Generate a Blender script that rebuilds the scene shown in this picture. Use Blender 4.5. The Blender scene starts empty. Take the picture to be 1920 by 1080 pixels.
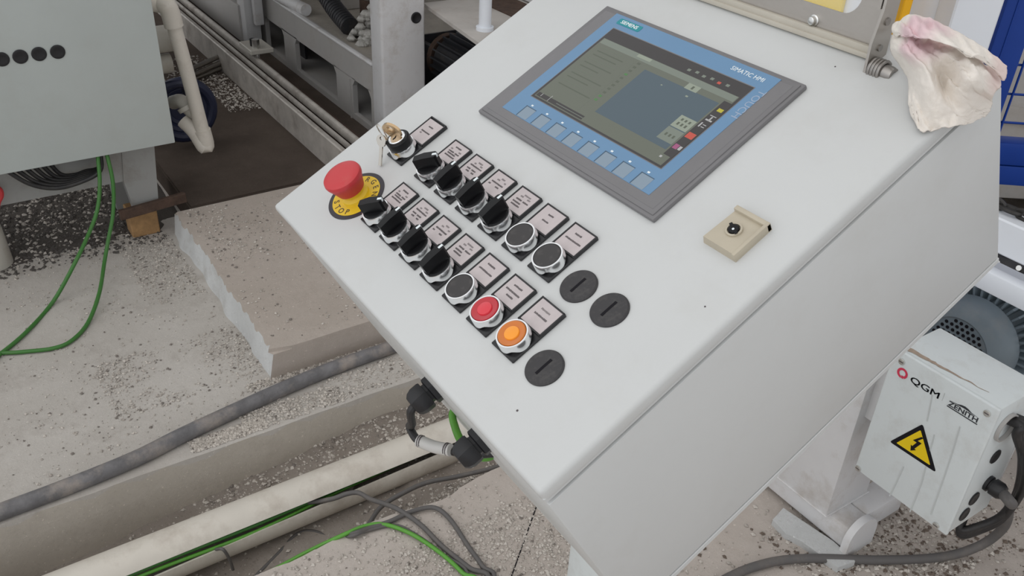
import bpy, bmesh, math, random
from mathutils import Vector, Matrix, noise
random.seed(7)
R = math.radians
SC = bpy.context.scene
COL = SC.collection
# ------------------------------------------------------------------ camera
CAM = Vector((0.8370961, -0.2767179, 1.4461639))
RX = Vector((0.5539544, 0.8313663, 0.0443245))      # right
RY = Vector((0.4663647, -0.2657638, -0.8437260))    # down
RZ = Vector((-0.6896655, 0.4880571, -0.5349410))    # forward
FPX = 1686.094
cd = bpy.data.cameras.new('camera'); cam = bpy.data.objects.new('camera', cd); COL.objects.link(cam)
cam.matrix_world = Matrix((( RX.x, -RY.x, -RZ.x, CAM.x), (RX.y, -RY.y, -RZ.y, CAM.y), (RX.z, -RY.z, -RZ.z, CAM.z), (0, 0, 0, 1)))
cd.sensor_width = 36; cd.lens = FPX / 1920 * 36; cd.clip_start = 0.02; cd.clip_end = 200
SC.camera = cam
# ------------------------------------------------------------------ light
SC.view_settings.view_transform = 'Standard'; SC.view_settings.look = 'None'
SC.view_settings.gamma = 1; SC.view_settings.use_curve_mapping = False
SC.view_settings.exposure = 0.0
wd = bpy.data.worlds.new('sky'); SC.world = wd; wd.use_nodes = True
nt = wd.node_tree; nt.nodes.clear()
wo = nt.nodes.new('ShaderNodeOutputWorld'); bg = nt.nodes.new('ShaderNodeBackground')
tc = nt.nodes.new('ShaderNodeTexCoord'); sp = nt.nodes.new('ShaderNodeSeparateXYZ'); rp = nt.nodes.new('ShaderNodeValToRGB')
nt.links.new(tc.outputs['Generated'], sp.inputs[0]); nt.links.new(sp.outputs['Z'], rp.inputs[0])
rp.color_ramp.elements[0].position = 0.0; rp.color_ramp.elements[0].color = (0.90, 0.93, 0.97, 1)
rp.color_ramp.elements[1].position = 0.9; rp.color_ramp.elements[1].color = (1.0, 1.0, 1.0, 1)
nt.links.new(rp.outputs[0], bg.inputs[0]); bg.inputs[1].default_value = 0.93; nt.links.new(bg.outputs[0], wo.inputs[0])
sd = bpy.data.lights.new('sun', 'SUN'); sun = bpy.data.objects.new('sun', sd); COL.objects.link(sun)
sd.energy = 0.45; sd.angle = R(60); sd.color = (1.0, 0.985, 0.96)
sun.rotation_euler = Vector((0.10, -1.0, 0.70)).to_track_quat('Z', 'Y').to_euler()

# ------------------------------------------------------------------ measuring helpers: a sight line met with a real plane of the place
def ray(x, y): return RX * ((x - 960) / FPX) + RY * ((y - 540) / FPX) + RZ
def on_z(x, y, z=0.0): r = ray(x, y); return CAM + r * ((z - CAM.z) / r.z)
def on_y(x, y, Y): r = ray(x, y); return CAM + r * ((Y - CAM.y) / r.y)
def on_x(x, y, X): r = ray(x, y); return CAM + r * ((X - CAM.x) / r.x)
TILT = R(29.3); cT, sT = math.cos(TILT), math.sin(TILT)
PM = Matrix(((1, 0, 0, 0), (0, cT, -sT, 0), (0, sT, cT, 1.0), (0, 0, 0, 1)))   # desk face frame: x right, y up the slope, z out
PMI = PM.inverted()
def on_p(x, y, h=0.0):
    o = PMI @ CAM; r = PMI.to_3x3() @ ray(x, y); return o + r * ((h - o.z) / r.z)
def P(x, y, z=0.0): return PM @ Vector((x, y, z))

# ------------------------------------------------------------------ materials
MATS = {}
def mat(name, col, rough=0.5, metal=0.0, var=0.0, vscale=8.0, bump=0.0, bscale=60.0, dirt=None, damt=0.0, dscale=6.0, emit=0.0, alpha=1.0, trans=0.0, coat=0.0, spec=None):
    m = bpy.data.materials.new(name); m.use_nodes = True; n = m.node_tree.nodes; l = m.node_tree.links
    b = n['Principled BSDF']; b.inputs['Roughness'].default_value = rough; b.inputs['Metallic'].default_value = metal
    b.inputs['Base Color'].default_value = (*col, 1)
    if spec is not None: b.inputs['Specular IOR Level'].default_value = spec
    if coat: b.inputs['Coat Weight'].default_value = coat; b.inputs['Coat Roughness'].default_value = 0.08
    if alpha < 1: b.inputs['Alpha'].default_value = alpha
    if trans: b.inputs['Transmission Weight'].default_value = trans
    if emit: b.inputs['Emission Color'].default_value = (*col, 1); b.inputs['Emission Strength'].default_value = emit
    t = None
    if var or damt or bump:
        t = n.new('ShaderNodeTexCoord')
    src = None
    if var:
        nz = n.new('ShaderNodeTexNoise'); nz.inputs['Scale'].default_value = vscale; nz.inputs['Detail'].default_value = 6; nz.inputs['Roughness'].default_value = 0.65
        l.new(t.outputs['Object'], nz.inputs['Vector'])
        r = n.new('ShaderNodeValToRGB'); r.color_ramp.elements[0].position = 0.3; r.color_ramp.elements[1].position = 0.7
        r.color_ramp.elements[0].color = (*[c * (1 - var) for c in col], 1); r.color_ramp.elements[1].color = (*[min(1, c * (1 + var)) for c in col], 1)
        l.new(nz.outputs['Fac'], r.inputs[0]); src = r.outputs[0]
    if damt:
        nz = n.new('ShaderNodeTexNoise'); nz.inputs['Scale'].default_value = dscale; nz.inputs['Detail'].default_value = 8; nz.inputs['Roughness'].default_value = 0.7
        l.new(t.outputs['Object'], nz.inputs['Vector'])
        r = n.new('ShaderNodeValToRGB'); r.color_ramp.elements[0].position = 0.5; r.color_ramp.elements[1].position = 0.72
        r.color_ramp.elements[0].color = (0, 0, 0, 1); r.color_ramp.elements[1].color = (damt, damt, damt, 1)
        l.new(nz.outputs['Fac'], r.inputs[0])
        mx = n.new('ShaderNodeMix'); mx.data_type = 'RGBA'; l.new(r.outputs[0], mx.inputs[0])
        if src: l.new(src, mx.inputs[6])
        else: mx.inputs[6].default_value = (*col, 1)
        mx.inputs[7].default_value = (*dirt, 1); src = mx.outputs[2]
    if src: l.new(src, b.inputs['Base Color'])
    if bump:
        nz = n.new('ShaderNodeTexNoise'); nz.inputs['Scale'].default_value = bscale; nz.inputs['Detail'].default_value = 8
        l.new(t.outputs['Object'], nz.inputs['Vector'])
        bp = n.new('ShaderNodeBump'); bp.inputs['Strength'].default_value = bump; bp.inputs['Distance'].default_value = 0.01
        l.new(nz.outputs['Fac'], bp.inputs['Height']); l.new(bp.outputs[0], b.inputs['Normal'])
    MATS[name] = m; return m
def concrete(name, a, b_, dark, rough=0.92, speck=0.5, damt=0.5):
    m = bpy.data.materials.new(name); m.use_nodes = True; n = m.node_tree.nodes; l = m.node_tree.links
    b = n['Principled BSDF']; b.inputs['Roughness'].default_value = rough; b.inputs['Specular IOR Level'].default_value = 0.2
    g = n.new('ShaderNodeNewGeometry')
    def nz(scale, det=8, ro=0.65):
        k = n.new('ShaderNodeTexNoise'); k.inputs['Scale'].default_value = scale; k.inputs['Detail'].default_value = det; k.inputs['Roughness'].default_value = ro
        l.new(g.outputs['Position'], k.inputs['Vector']); return k
    def ramp(s, p0, p1, c0, c1):
        r = n.new('ShaderNodeValToRGB'); r.color_ramp.elements[0].position = p0; r.color_ramp.elements[1].position = p1
        r.color_ramp.elements[0].color = (*c0, 1); r.color_ramp.elements[1].color = (*c1, 1); l.new(s, r.inputs[0]); return r.outputs[0]
    base = ramp(nz(2.3).outputs['Fac'], 0.32, 0.68, a, b_)
    f1 = ramp(nz(150, 4, 0.7).outputs['Fac'], 0.56, 0.70, (0, 0, 0), (speck,) * 3)
    m1 = n.new('ShaderNodeMix'); m1.data_type = 'RGBA'; l.new(f1, m1.inputs[0]); l.new(base, m1.inputs[6]); m1.inputs[7].default_value = (*dark, 1)
    f2 = ramp(nz(9, 10, 0.75).outputs['Fac'], 0.52, 0.72, (0, 0, 0), (damt,) * 3)
    m2 = n.new('ShaderNodeMix'); m2.data_type = 'RGBA'; l.new(f2, m2.inputs[0]); l.new(m1.outputs[2], m2.inputs[6]); m2.inputs[7].default_value = (*[c * 1.35 for c in dark], 1)
    f3 = ramp(nz(140, 3, 0.6).outputs['Fac'], 0.64, 0.72, (0, 0, 0), (0.5,) * 3)
    m3 = n.new('ShaderNodeMix'); m3.data_type = 'RGBA'; l.new(f3, m3.inputs[0]); l.new(m2.outputs[2], m3.inputs[6]); m3.inputs[7].default_value = (*[min(1, c * 1.5) for c in b_], 1)
    l.new(m3.outputs[2], b.inputs['Base Color'])
    bp = n.new('ShaderNodeBump'); bp.inputs['Strength'].default_value = 0.55; bp.inputs['Distance'].default_value = 0.008
    k = nz(45, 10, 0.8); l.new(k.outputs['Fac'], bp.inputs['Height']); l.new(bp.outputs[0], b.inputs['Normal'])
    MATS[name] = m; return m

PAINT = mat('light_grey_powder_coat', (0.595, 0.605, 0.60), 0.42, var=0.02, vscale=5, bump=0.03, bscale=900, dirt=(0.50, 0.49, 0.46), damt=0.25, dscale=9)
PAINT2 = mat('grey_green_cabinet_paint', (0.50, 0.54, 0.525), 0.45, var=0.03, vscale=4, dirt=(0.40, 0.39, 0.35), damt=0.22, dscale=5)
JBOX = mat('pale_blue_grey_box_paint', (0.66, 0.70, 0.705), 0.42, var=0.02, vscale=6, dirt=(0.38, 0.35, 0.31), damt=0.35, dscale=14)
WHITE = mat('dusty_white_machine_paint', (0.68, 0.675, 0.68), 0.5, var=0.05, vscale=5, dirt=(0.40, 0.345, 0.295), damt=0.75, dscale=7)
MACH = mat('dusty_grey_machine_paint', (0.42, 0.405, 0.39), 0.55, var=0.08, vscale=5, dirt=(0.30, 0.26, 0.22), damt=0.6, dscale=5)
BRIGHT = mat('clean_white_paint', (0.78, 0.81, 0.86), 0.4, var=0.03, vscale=3)
DUSTTOP = mat('cement_dust_layer', (0.40, 0.365, 0.32), 0.95, var=0.15, vscale=10, bump=0.4, bscale=60)
BLACKP = mat('black_plastic', (0.012, 0.012, 0.014), 0.42, var=0.2, vscale=60, bump=0.03, bscale=300)
KNOB = mat('glossy_black_knob', (0.005, 0.005, 0.006), 0.34, spec=0.28)
PLATE = mat('black_legend_holder', (0.014, 0.014, 0.016), 0.38, dirt=(0.10, 0.10, 0.10), damt=0.3, dscale=120)
PLUG = mat('dusty_black_plug', (0.040, 0.038, 0.040), 0.62, dirt=(0.09, 0.085, 0.08), damt=0.6, dscale=160)
BTN = mat('dusty_dark_button', (0.050, 0.047, 0.047), 0.7, dirt=(0.12, 0.11, 0.105), damt=0.6, dscale=120)
CHROME = mat('chrome', (0.90, 0.91, 0.92), 0.22, 1.0)
STEEL = mat('brushed_stainless', (0.46, 0.43, 0.395), 0.42, 0.75, var=0.06, vscale=3, bump=0.03, bscale=200)
STEELD = mat('worn_steel', (0.36, 0.34, 0.32), 0.38, 1.0, var=0.2, vscale=20, dirt=(0.18, 0.13, 0.10), damt=0.5, dscale=9)
RAILM = mat('dusty_rail_steel', (0.50, 0.465, 0.425), 0.5, 0.2, var=0.2, vscale=14, dirt=(0.22, 0.18, 0.15), damt=0.75, dscale=9)
ZINC = mat('zinc_screw', (0.72, 0.72, 0.70), 0.28, 1.0, var=0.1, vscale=90)
BRASS = mat('nickel_bronze_key', (0.62, 0.44, 0.26), 0.22, 1.0)
KEYM = mat('nickel_key', (0.62, 0.58, 0.52), 0.25, 1.0)
PAPER = mat('pinkish_legend_paper', (0.545, 0.485, 0.485), 0.6, var=0.05, vscale=120)
INK = mat('legend_ink', (0.085, 0.072, 0.075), 0.7)
INKL = mat('faint_legend_ink', (0.22, 0.195, 0.195), 0.7)
RED = mat('red_mushroom_plastic', (0.56, 0.038, 0.045), 0.42, dirt=(0.50, 0.13, 0.11), damt=0.4, dscale=40)
REDB = mat('red_lens', (0.50, 0.012, 0.025), 0.25, coat=0.5)
REDI = mat('red_lens_centre', (0.72, 0.030, 0.05), 0.25, coat=0.5)
AMB = mat('amber_lens', (0.62, 0.17, 0.012), 0.25, coat=0.5)
AMBI = mat('amber_lens_centre', (0.98, 0.34, 0.010), 0.25, coat=0.5)
YEL = mat('emergency_yellow', (0.80, 0.55, 0.02), 0.45, dirt=(0.60, 0.40, 0.05), damt=0.4, dscale=50)
YELS = mat('sign_yellow', (0.82, 0.58, 0.0), 0.45)
SIGNK = mat('sign_black', (0.008, 0.007, 0.010), 0.7, spec=0.2)
ESTK = mat('sticker_black', (0.035, 0.030, 0.038), 0.5)
ESTT = mat('sticker_letters', (0.10, 0.07, 0.03), 0.6)
BEZ = mat('grey_bezel_plastic', (0.185, 0.18, 0.185), 0.48, bump=0.04, bscale=700, var=0.04, vscale=30)
BEZT = mat('pale_blue_print', (0.32, 0.40, 0.52), 0.5)
HBLUE = mat('panel_blue_film', (0.135, 0.265, 0.43), 0.42, var=0.03, vscale=20)
HKEY = mat('panel_key_film', (0.235, 0.305, 0.375), 0.45)
HKEYD = mat('panel_key_edge', (0.05, 0.10, 0.16), 0.5)
TEAL = mat('teal_badge', (0.005, 0.25, 0.29), 0.4)
LWHITE = mat('white_print', (0.80, 0.86, 0.88), 0.5)
def screen_mat(name, c, e=0.75): return mat(name, c, 0.30, emit=e, spec=0.25)
SOL = screen_mat('screen_olive', (0.082, 0.089, 0.072)); SBL = screen_mat('screen_slate', (0.052, 0.071, 0.084)); SDK = screen_mat('screen_dark', (0.033, 0.031, 0.031))
SMD = screen_mat('screen_olive_dark', (0.062, 0.070, 0.054)); SPA = screen_mat('screen_pale', (0.165, 0.185, 0.15)); SPG = screen_mat('screen_grey', (0.115, 0.130, 0.110))
SGR = screen_mat('screen_green', (0.05, 0.12, 0.045)); SRD = screen_mat('screen_red', (0.30, 0.055, 0.04)); SYE = screen_mat('screen_yellow', (0.28, 0.25, 0.03)); SPU = screen_mat('screen_magenta', (0.20, 0.06, 0.12)); SWH = screen_mat('screen_white', (0.25, 0.25, 0.25))
SLN = screen_mat('screen_textline', (0.082, 0.092, 0.073))
BEIGE = mat('beige_lock_plastic', (0.50, 0.445, 0.345), 0.5, var=0.05, vscale=40)
SEAL = mat('cream_rubber_seal', (0.50, 0.465, 0.395), 0.6, var=0.05, vscale=30)
CLEAR = mat('clear_plastic', (0.9, 0.92, 0.92), 0.08, alpha=0.14)
RAG = mat('cotton_rag', (0.82, 0.765, 0.70), 0.95, var=0.03, vscale=18, bump=0.12, bscale=420, dirt=(0.62, 0.56, 0.49), damt=0.5, dscale=22)
CABLE = mat('black_cable_sheath', (0.020, 0.019, 0.020), 0.5, dirt=(0.09, 0.08, 0.07), damt=0.35, dscale=30)
CABG = mat('dusty_grey_cable', (0.115, 0.108, 0.105), 0.65, dirt=(0.20, 0.17, 0.145), damt=0.5, dscale=20)
GREEN = mat('green_cable', (0.045, 0.175, 0.030), 0.5, dirt=(0.12, 0.16, 0.08), damt=0.3, dscale=25)
GREENB = mat('bright_green_cable', (0.10, 0.33, 0.035), 0.42, dirt=(0.20, 0.36, 0.15), damt=0.3, dscale=25)
BLUEC = mat('blue_cable', (0.02, 0.07, 0.20), 0.45)
PVC = mat('dusty_white_pvc', (0.68, 0.635, 0.565), 0.5, var=0.05, vscale=9, dirt=(0.36, 0.30, 0.245), damt=0.6, dscale=9)
PVC2 = mat('off_white_pvc', (0.50, 0.475, 0.425), 0.5, var=0.06, vscale=9, dirt=(0.34, 0.28, 0.22), damt=0.5, dscale=14)
HOSE = mat('navy_hose', (0.012, 0.016, 0.045), 0.5)
COND = mat('grey_rubber_conduit', (0.155, 0.15, 0.155), 0.55, var=0.25, vscale=25, dirt=(0.36, 0.31, 0.27), damt=0.85, dscale=11, bump=0.3, bscale=60)
WOOD = mat('pine_block', (0.40, 0.235, 0.105), 0.8, var=0.3, vscale=25, dirt=(0.16, 0.09, 0.05), damt=0.5, dscale=30)
RUST = mat('rusty_steel', (0.075, 0.045, 0.032), 0.85, var=0.35, vscale=30, bump=0.3, bscale=120)
BLUE = mat('blue_fence_paint', (0.005, 0.042, 0.27), 0.4, var=0.08, vscale=6, spec=0.3)
MOTOR = mat('grey_blue_motor_paint', (0.165, 0.205, 0.235), 0.45, var=0.12, vscale=9, dirt=(0.26, 0.25, 0.24), damt=0.5, dscale=12)
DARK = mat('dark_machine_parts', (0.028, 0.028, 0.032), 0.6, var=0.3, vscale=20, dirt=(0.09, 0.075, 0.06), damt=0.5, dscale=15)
CHAINM = mat('oily_chain_steel', (0.05, 0.047, 0.045), 0.45, 0.6)
LOGOR = mat('logo_red', (0.62, 0.035, 0.085), 0.5)
LOGOK = mat('logo_black', (0.025, 0.028, 0.035), 0.5)
STAIN = mat('dried_mud_stain', (0.36, 0.28, 0.22), 0.9, var=0.2, vscale=60)
SMUDGE = mat('grey_drip_stain', (0.53, 0.555, 0.55), 0.6)
FLOORA = concrete('concrete_floor_left', (0.48, 0.445, 0.405), (0.61, 0.575, 0.535), (0.25, 0.22, 0.195), speck=0.16, damt=0.5)
FLOORB = concrete('concrete_floor_right', (0.51, 0.45, 0.405), (0.62, 0.56, 0.51), (0.31, 0.265, 0.23), speck=0.14, damt=0.4)
TRENCHM = concrete('trench_dirt', (0.25, 0.215, 0.185), (0.36, 0.32, 0.285), (0.12, 0.10, 0.085))
TRWALL = concrete('trench_wall', (0.50, 0.455, 0.395), (0.60, 0.55, 0.485), (0.22, 0.19, 0.16), speck=0.2, damt=0.3)
PLINTH = concrete('plinth_concrete', (0.46, 0.40, 0.35), (0.56, 0.495, 0.445), (0.25, 0.205, 0.175), speck=0.12, damt=0.35)
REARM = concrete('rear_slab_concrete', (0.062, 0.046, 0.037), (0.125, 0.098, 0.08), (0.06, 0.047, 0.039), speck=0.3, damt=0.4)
WHITEW = concrete('whitewashed_edge', (0.55, 0.555, 0.55), (0.74, 0.75, 0.75), (0.26, 0.235, 0.205), speck=0.2, damt=0.5)
G1 = mat('grit_pale', (0.57, 0.525, 0.475), 0.9); G2 = mat('grit_mid', (0.43, 0.39, 0.35), 0.9); G5 = mat('grit_brown', (0.15, 0.115, 0.092), 0.9); G4 = mat('grit_blackish', (0.085, 0.075, 0.068), 0.9); G3 = mat('grit_dark', (0.20, 0.175, 0.155), 0.9)

# ------------------------------------------------------------------ mesh builder
WM = {}
class B:
    def __init__(s): s.bm = bmesh.new(); s.mats = []; s.mi = 0
    def m(s, material):
        if material not in s.mats: s.mats.append(material)
        s.mi = s.mats.index(material); return s
    def _f(s, fs):
        for f in fs:
            if isinstance(f, bmesh.types.BMFace): f.material_index = s.mi
    def box(s, x0, x1, y0, y1, z0, z1, bev=0.0, seg=2, M=None):
        vs = [s.bm.verts.new(v) for v in ((x0, y0, z0), (x1, y0, z0), (x1, y1, z0), (x0, y1, z0), (x0, y0, z1), (x1, y0, z1), (x1, y1, z1), (x0, y1, z1))]
        fs = [s.bm.faces.new([vs[i] for i in q]) for q in ((3, 2, 1, 0), (4, 5, 6, 7), (0, 1, 5, 4), (1, 2, 6, 5), (2, 3, 7, 6), (3, 0, 4, 7))]
        s._f(fs)
        if bev:
            es = list({e for f in fs for e in f.edges})
            r = bmesh.ops.bevel(s.bm, geom=es, offset=bev, segments=seg, affect='EDGES', profile=0.5, clamp_overlap=True)
            s._f(r['faces']); vs = list({v for f in r['faces'] for v in f.verts} | {v for v in vs if v.is_valid})
        if M: 
            for v in vs: v.co = M @ v.co
        return s
    def prism(s, poly, a0, a1, fn=None):
        """polygon extruded from a0 to a1; fn(u,v,a) -> point (default z-extrusion)"""
        fn = fn or (lambda u, v, a: (u, v, a))
        lo = [s.bm.verts.new(fn(u, v, a0)) for u, v in poly]; hi = [s.bm.verts.new(fn(u, v, a1)) for u, v in poly]
        n = len(poly); fs = [s.bm.faces.new(lo[::-1]), s.bm.faces.new(hi)]
        for i in range(n): fs.append(s.bm.faces.new((lo[i], lo[(i + 1) % n], hi[(i + 1) % n], hi[i])))
        s._f(fs); return s
    def lathe(s, prof, seg=32, M=None, wob=None):
        M = M or Matrix(); rings = []
        for k, (r, z) in enumerate(prof):
            if r <= 1e-7: rings.append([s.bm.verts.new(M @ Vector((0, 0, z)))])
            else:
                q = []
                for i in range(seg):
                    a = 2 * math.pi * i / seg; rr, zz = wob(k, a, r, z) if wob else (r, z)
                    q.append(s.bm.verts.new(M @ Vector((rr * math.cos(a), rr * math.sin(a), zz))))
                rings.append(q)
        fs = []
        for a, b in zip(rings, rings[1:]):
            if len(a) == 1 and len(b) == 1: continue
            for i in range(seg):
                j = (i + 1) % seg
                if len(a) == 1: fs.append(s.bm.faces.new((a[0], b[j], b[i])))
                elif len(b) == 1: fs.append(s.bm.faces.new((a[i], a[j], b[0])))
                else: fs.append(s.bm.faces.new((a[i], a[j], b[j], b[i])))
        s._f(fs); return s
    def cyl(s, p0, p1, r0, r1=None, seg=16, caps=True):
        p0 = Vector(p0); p1 = Vector(p1); r1 = r0 if r1 is None else r1
        d = p1 - p0; L = d.length; q = d.to_track_quat('Z', 'Y').to_matrix().to_4x4(); M = Matrix.Translation(p0) @ q
        prof = [(r0, 0), (r1, L)]
        if caps: prof = [(0, 0)] + prof + [(0, L)]
        return s.lathe(prof, seg, M)
    def tube(s, pts, r, seg=8, sub=6, closed=False):
        pts = [Vector(p) for p in pts]
        if closed: ctl = [pts[-1]] + pts + [pts[0], pts[1]]
        else: ctl = [pts[0] * 2 - pts[1]] + pts + [pts[-1] * 2 - pts[-2]]
        out = []
        for i in range(1, len(ctl) - 2):
            a, b, c, d = ctl[i - 1:i + 3]
            for k in range(sub):
                t = k / sub
                out.append(0.5 * ((2 * b) + (c - a) * t + (2 * a - 5 * b + 4 * c - d) * t * t + (3 * b - a - 3 * c + d) * t ** 3))
        if not closed: out.append(pts[-1])
        n = len(out); T = []
        for i in range(n):
            if closed: t = out[(i + 1) % n] - out[i - 1]
            else: t = out[min(i + 1, n - 1)] - out[max(i - 1, 0)]
            T.append(t.normalized() if t.length > 1e-9 else Vector((0, 0, 1)))
        u = T[0].orthogonal().normalized(); rings = []
        for i in range(n):
            u = (u - T[i] * u.dot(T[i])).normalized(); w = T[i].cross(u)
            rr = r(i / (n - 1)) if callable(r) else r
            rings.append([s.bm.verts.new(out[i] + (u * math.cos(2 * math.pi * k / seg) + w * math.sin(2 * math.pi * k / seg)) * rr) for k in range(seg)])
        fs = []
        for i in range(n if closed else n - 1):
            a, b = rings[i], rings[(i + 1) % n]
            for k in range(seg): fs.append(s.bm.faces.new((a[k], a[(k + 1) % seg], b[(k + 1) % seg], b[k])))
        if not closed: fs.append(s.bm.faces.new(rings[0][::-1])); fs.append(s.bm.faces.new(rings[-1]))
        s._f(fs); return s
    def text(s, txt, size, M, sx=1.0, bold=0.0, align='CENTER', thick=0.0001):
        c = bpy.data.curves.new('t', 'FONT'); c.body = txt; c.size = size; c.align_x = align; c.align_y = 'CENTER'; c.offset = bold; c.extrude = thick; c.resolution_u = 3
        o = bpy.data.objects.new('t', c); me = bpy.data.meshes.new_from_object(o)
        SM = M @ Matrix.Diagonal((sx, 1, 1, 1)); vs = [s.bm.verts.new(SM @ v.co) for v in me.vertices]; fs = []
        for p in me.polygons:
            try: fs.append(s.bm.faces.new([vs[i] for i in p.vertices]))
            except ValueError: pass
        s._f(fs); bpy.data.objects.remove(o); bpy.data.curves.remove(c); bpy.data.meshes.remove(me); return s
    def mesh(s, name, smooth=35):
        bmesh.ops.recalc_face_normals(s.bm, faces=s.bm.faces)
        for f in s.bm.faces: f.smooth = True
        me = bpy.data.meshes.new(name); s.bm.to_mesh(me); s.bm.free()
        for k in s.mats: me.materials.append(k)
        me.set_sharp_from_angle(angle=R(smooth)); return me
def tag(o, label=None, cat=None, group=None, kind=None):
    for k, v in (('label', label), ('category', cat), ('group', group), ('kind', kind)):
        if v: o[k] = v
    return o
def place(o, M, parent=None):
    WM[o] = M
    if parent is not None: o.parent = parent; o.matrix_parent_inverse = Matrix(); o.matrix_basis = WM[parent].inverted() @ M
    else: o.matrix_basis = M
    return o
def obj(name, b, parent=None, M=None, label=None, cat=None, group=None, kind=None, smooth=35):
    """link a builder as one object. M given: builder is in M's local frame; otherwise world coordinates, origin moved to the base of the shape"""
    if M is None:
        xs = [v.co for v in b.bm.verts]
        c = Vector(((min(v.x for v in xs) + max(v.x for v in xs)) / 2, (min(v.y for v in xs) + max(v.y for v in xs)) / 2, min(v.z for v in xs)))
        for v in b.bm.verts: v.co -= c
        M = Matrix.Translation(c)
    me = b.mesh(name, smooth); o = bpy.data.objects.new(name, me); COL.objects.link(o); place(o, M, parent)
    return tag(o, label, cat, group, kind)
def empty(name, loc, label=None, cat=None, group=None):
    o = bpy.data.objects.new(name, None); COL.objects.link(o); o.empty_display_size = 0.05
    place(o, Matrix.Translation(Vector(loc))); return tag(o, label, cat, group)
def dup_part(o, M, parent):
    c = o.copy(); COL.objects.link(c); place(c, M, parent)
    for ch in o.children:
        d = ch.copy(); COL.objects.link(d); place(d, M @ (WM[o].inverted() @ WM[ch]), c)
    return c
def T(x, y, z=0.0): return Matrix.Translation((x, y, z))

# ================================================================== SETTING
def slab(name, per, ztop, zbot, mt, side=None, bev=0.006, kind='structure', label=None, wob=0.0):
    b = B(); b.m(mt); top = [b.bm.verts.new((x, y, ztop + (noise.noise(Vector((x * 6, y * 6, 3))) * wob))) for x, y in per]
    f = b.bm.faces.new(top); f.material_index = b.mi
    inset = [b.bm.verts.new((v.co.x, v.co.y, zbot)) for v in top]
    n = len(top)
    if side: b.m(side)
    for i in range(n):
        q = b.bm.faces.new((top[i], inset[i], inset[(i + 1) % n], top[(i + 1) % n])); q.material_index = b.mi
    if bev: bmesh.ops.bevel(b.bm, geom=[e for e in f.edges], offset=bev, segments=2, affect='EDGES', clamp_overlap=True)
    return obj(name, b, kind=kind, label=label, smooth=50)
def jag(p0, p1, n, amp, seed, fr=9.0):
    p0 = Vector(p0); p1 = Vector(p1); d = (p1 - p0); nn = Vector((-d.y, d.x)).normalized(); out = []
    for i in range(n):
        t = i / n; q = p0 + d * t
        k = (noise.noise(Vector((t * d.length * fr, seed, 0))) + 0.5 * noise.noise(Vector((t * d.length * fr * 3.3, seed, 5)))) * amp
        if i == 0: k = 0
        q = q + nn * k; out.append((q.x, q.y))
    return out
slab('floor', [(-9, -3)] + jag((-0.79, -3), (-0.79, 9), 240, 0.007, 1.3, 3) + [(-0.79, 9), (-9, 9)], 0.0, -0.3, FLOORA, TRWALL, bev=0.016, label='grey gritty concrete floor left of the cable trench')
slab('floor', [(6, -3), (6, 9)] + jag((-0.40, 9), (-0.40, -3), 420, 0.028, 4.1, 6) + [(-0.40, -3)], 0.0, -0.3, FLOORB, TRWALL, bev=0.006, label='pale rough concrete floor under the control console')
# trench bottom with gravel heaped along the far wall
b = B(); b.m(TRENCHM); nx, ny = 14, 260; g = []
for i in range(nx + 1):
    row = []
    for j in range(ny + 1):
        x = -0.83 + 0.47 * i / nx; y = -1.4 + 5.4 * j / ny
        ramp_ = min(1, max(0, (y + 0.3) / 0.8)); z = -0.172 + 0.060 * ramp_ + 0.045 * max(0, 1 - (x + 0.83) / 0.16) * ramp_ + noise.noise(Vector((x * 14, y * 14, 0))) * 0.010 + noise.noise(Vector((x * 45, y * 45, 2))) * 0.005
        row.append(b.bm.verts.new((x, y, z)))
    g.append(row)
for i in range(nx):
    for j in range(ny): b.bm.faces.new((g[i][j], g[i + 1][j], g[i + 1][j + 1], g[i][j + 1]))
obj('floor', b, kind='structure', label='dirty gravel bottom of the cable trench', smooth=180)
# plinth: raised slab with a whitewashed broken front edge
per = jag((-0.975, 0.285), (-0.975, 6), 120, 0.004, 8.0, 4) + [(-0.975, 6), (-1.835, 6)] + jag((-1.835, 0.29), (-0.975, 0.285), 60, 0.010, 2.2, 5)
b = B(); n = len(per); b.m(PLINTH)
top = [b.bm.verts.new((x, y, 0.080)) for x, y in per]; f = b.bm.faces.new(top); f.material_index = b.mi
low = [b.bm.verts.new((x + (0.006 if abs(x + 0.975) < .02 else 0), y - (0.020 + 0.012 * noise.noise(Vector((x * 9, 0, 0))) if y < 0.32 else 0), -0.02)) for x, y in per]
for i in range(n):
    j = (i + 1) % n; b.m(WHITEW if (per[i][1] < 0.32 and per[j][1] < 0.32) else PLINTH)
    q = b.bm.faces.new((top[i], low[i], low[j], top[j])); q.material_index = b.mi
bmesh.ops.bevel(b.bm, geom=[e for e in f.edges], offset=0.010, segments=2, affect='EDGES', clamp_overlap=True)
obj('trim_1', b, kind='structure', label='low concrete plinth with whitewashed chipped front edge', smooth=50)
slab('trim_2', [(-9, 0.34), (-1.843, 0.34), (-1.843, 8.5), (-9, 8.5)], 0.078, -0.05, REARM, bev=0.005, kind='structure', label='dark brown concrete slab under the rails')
b = B(); b.m(mat('roof_sheet', (0.60, 0.59, 0.57), 0.7)); b.box(-12, 9, 2.2, 14, 4.4, 4.5); obj('ceiling', b, kind='structure', label='roof of the factory hall')
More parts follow.
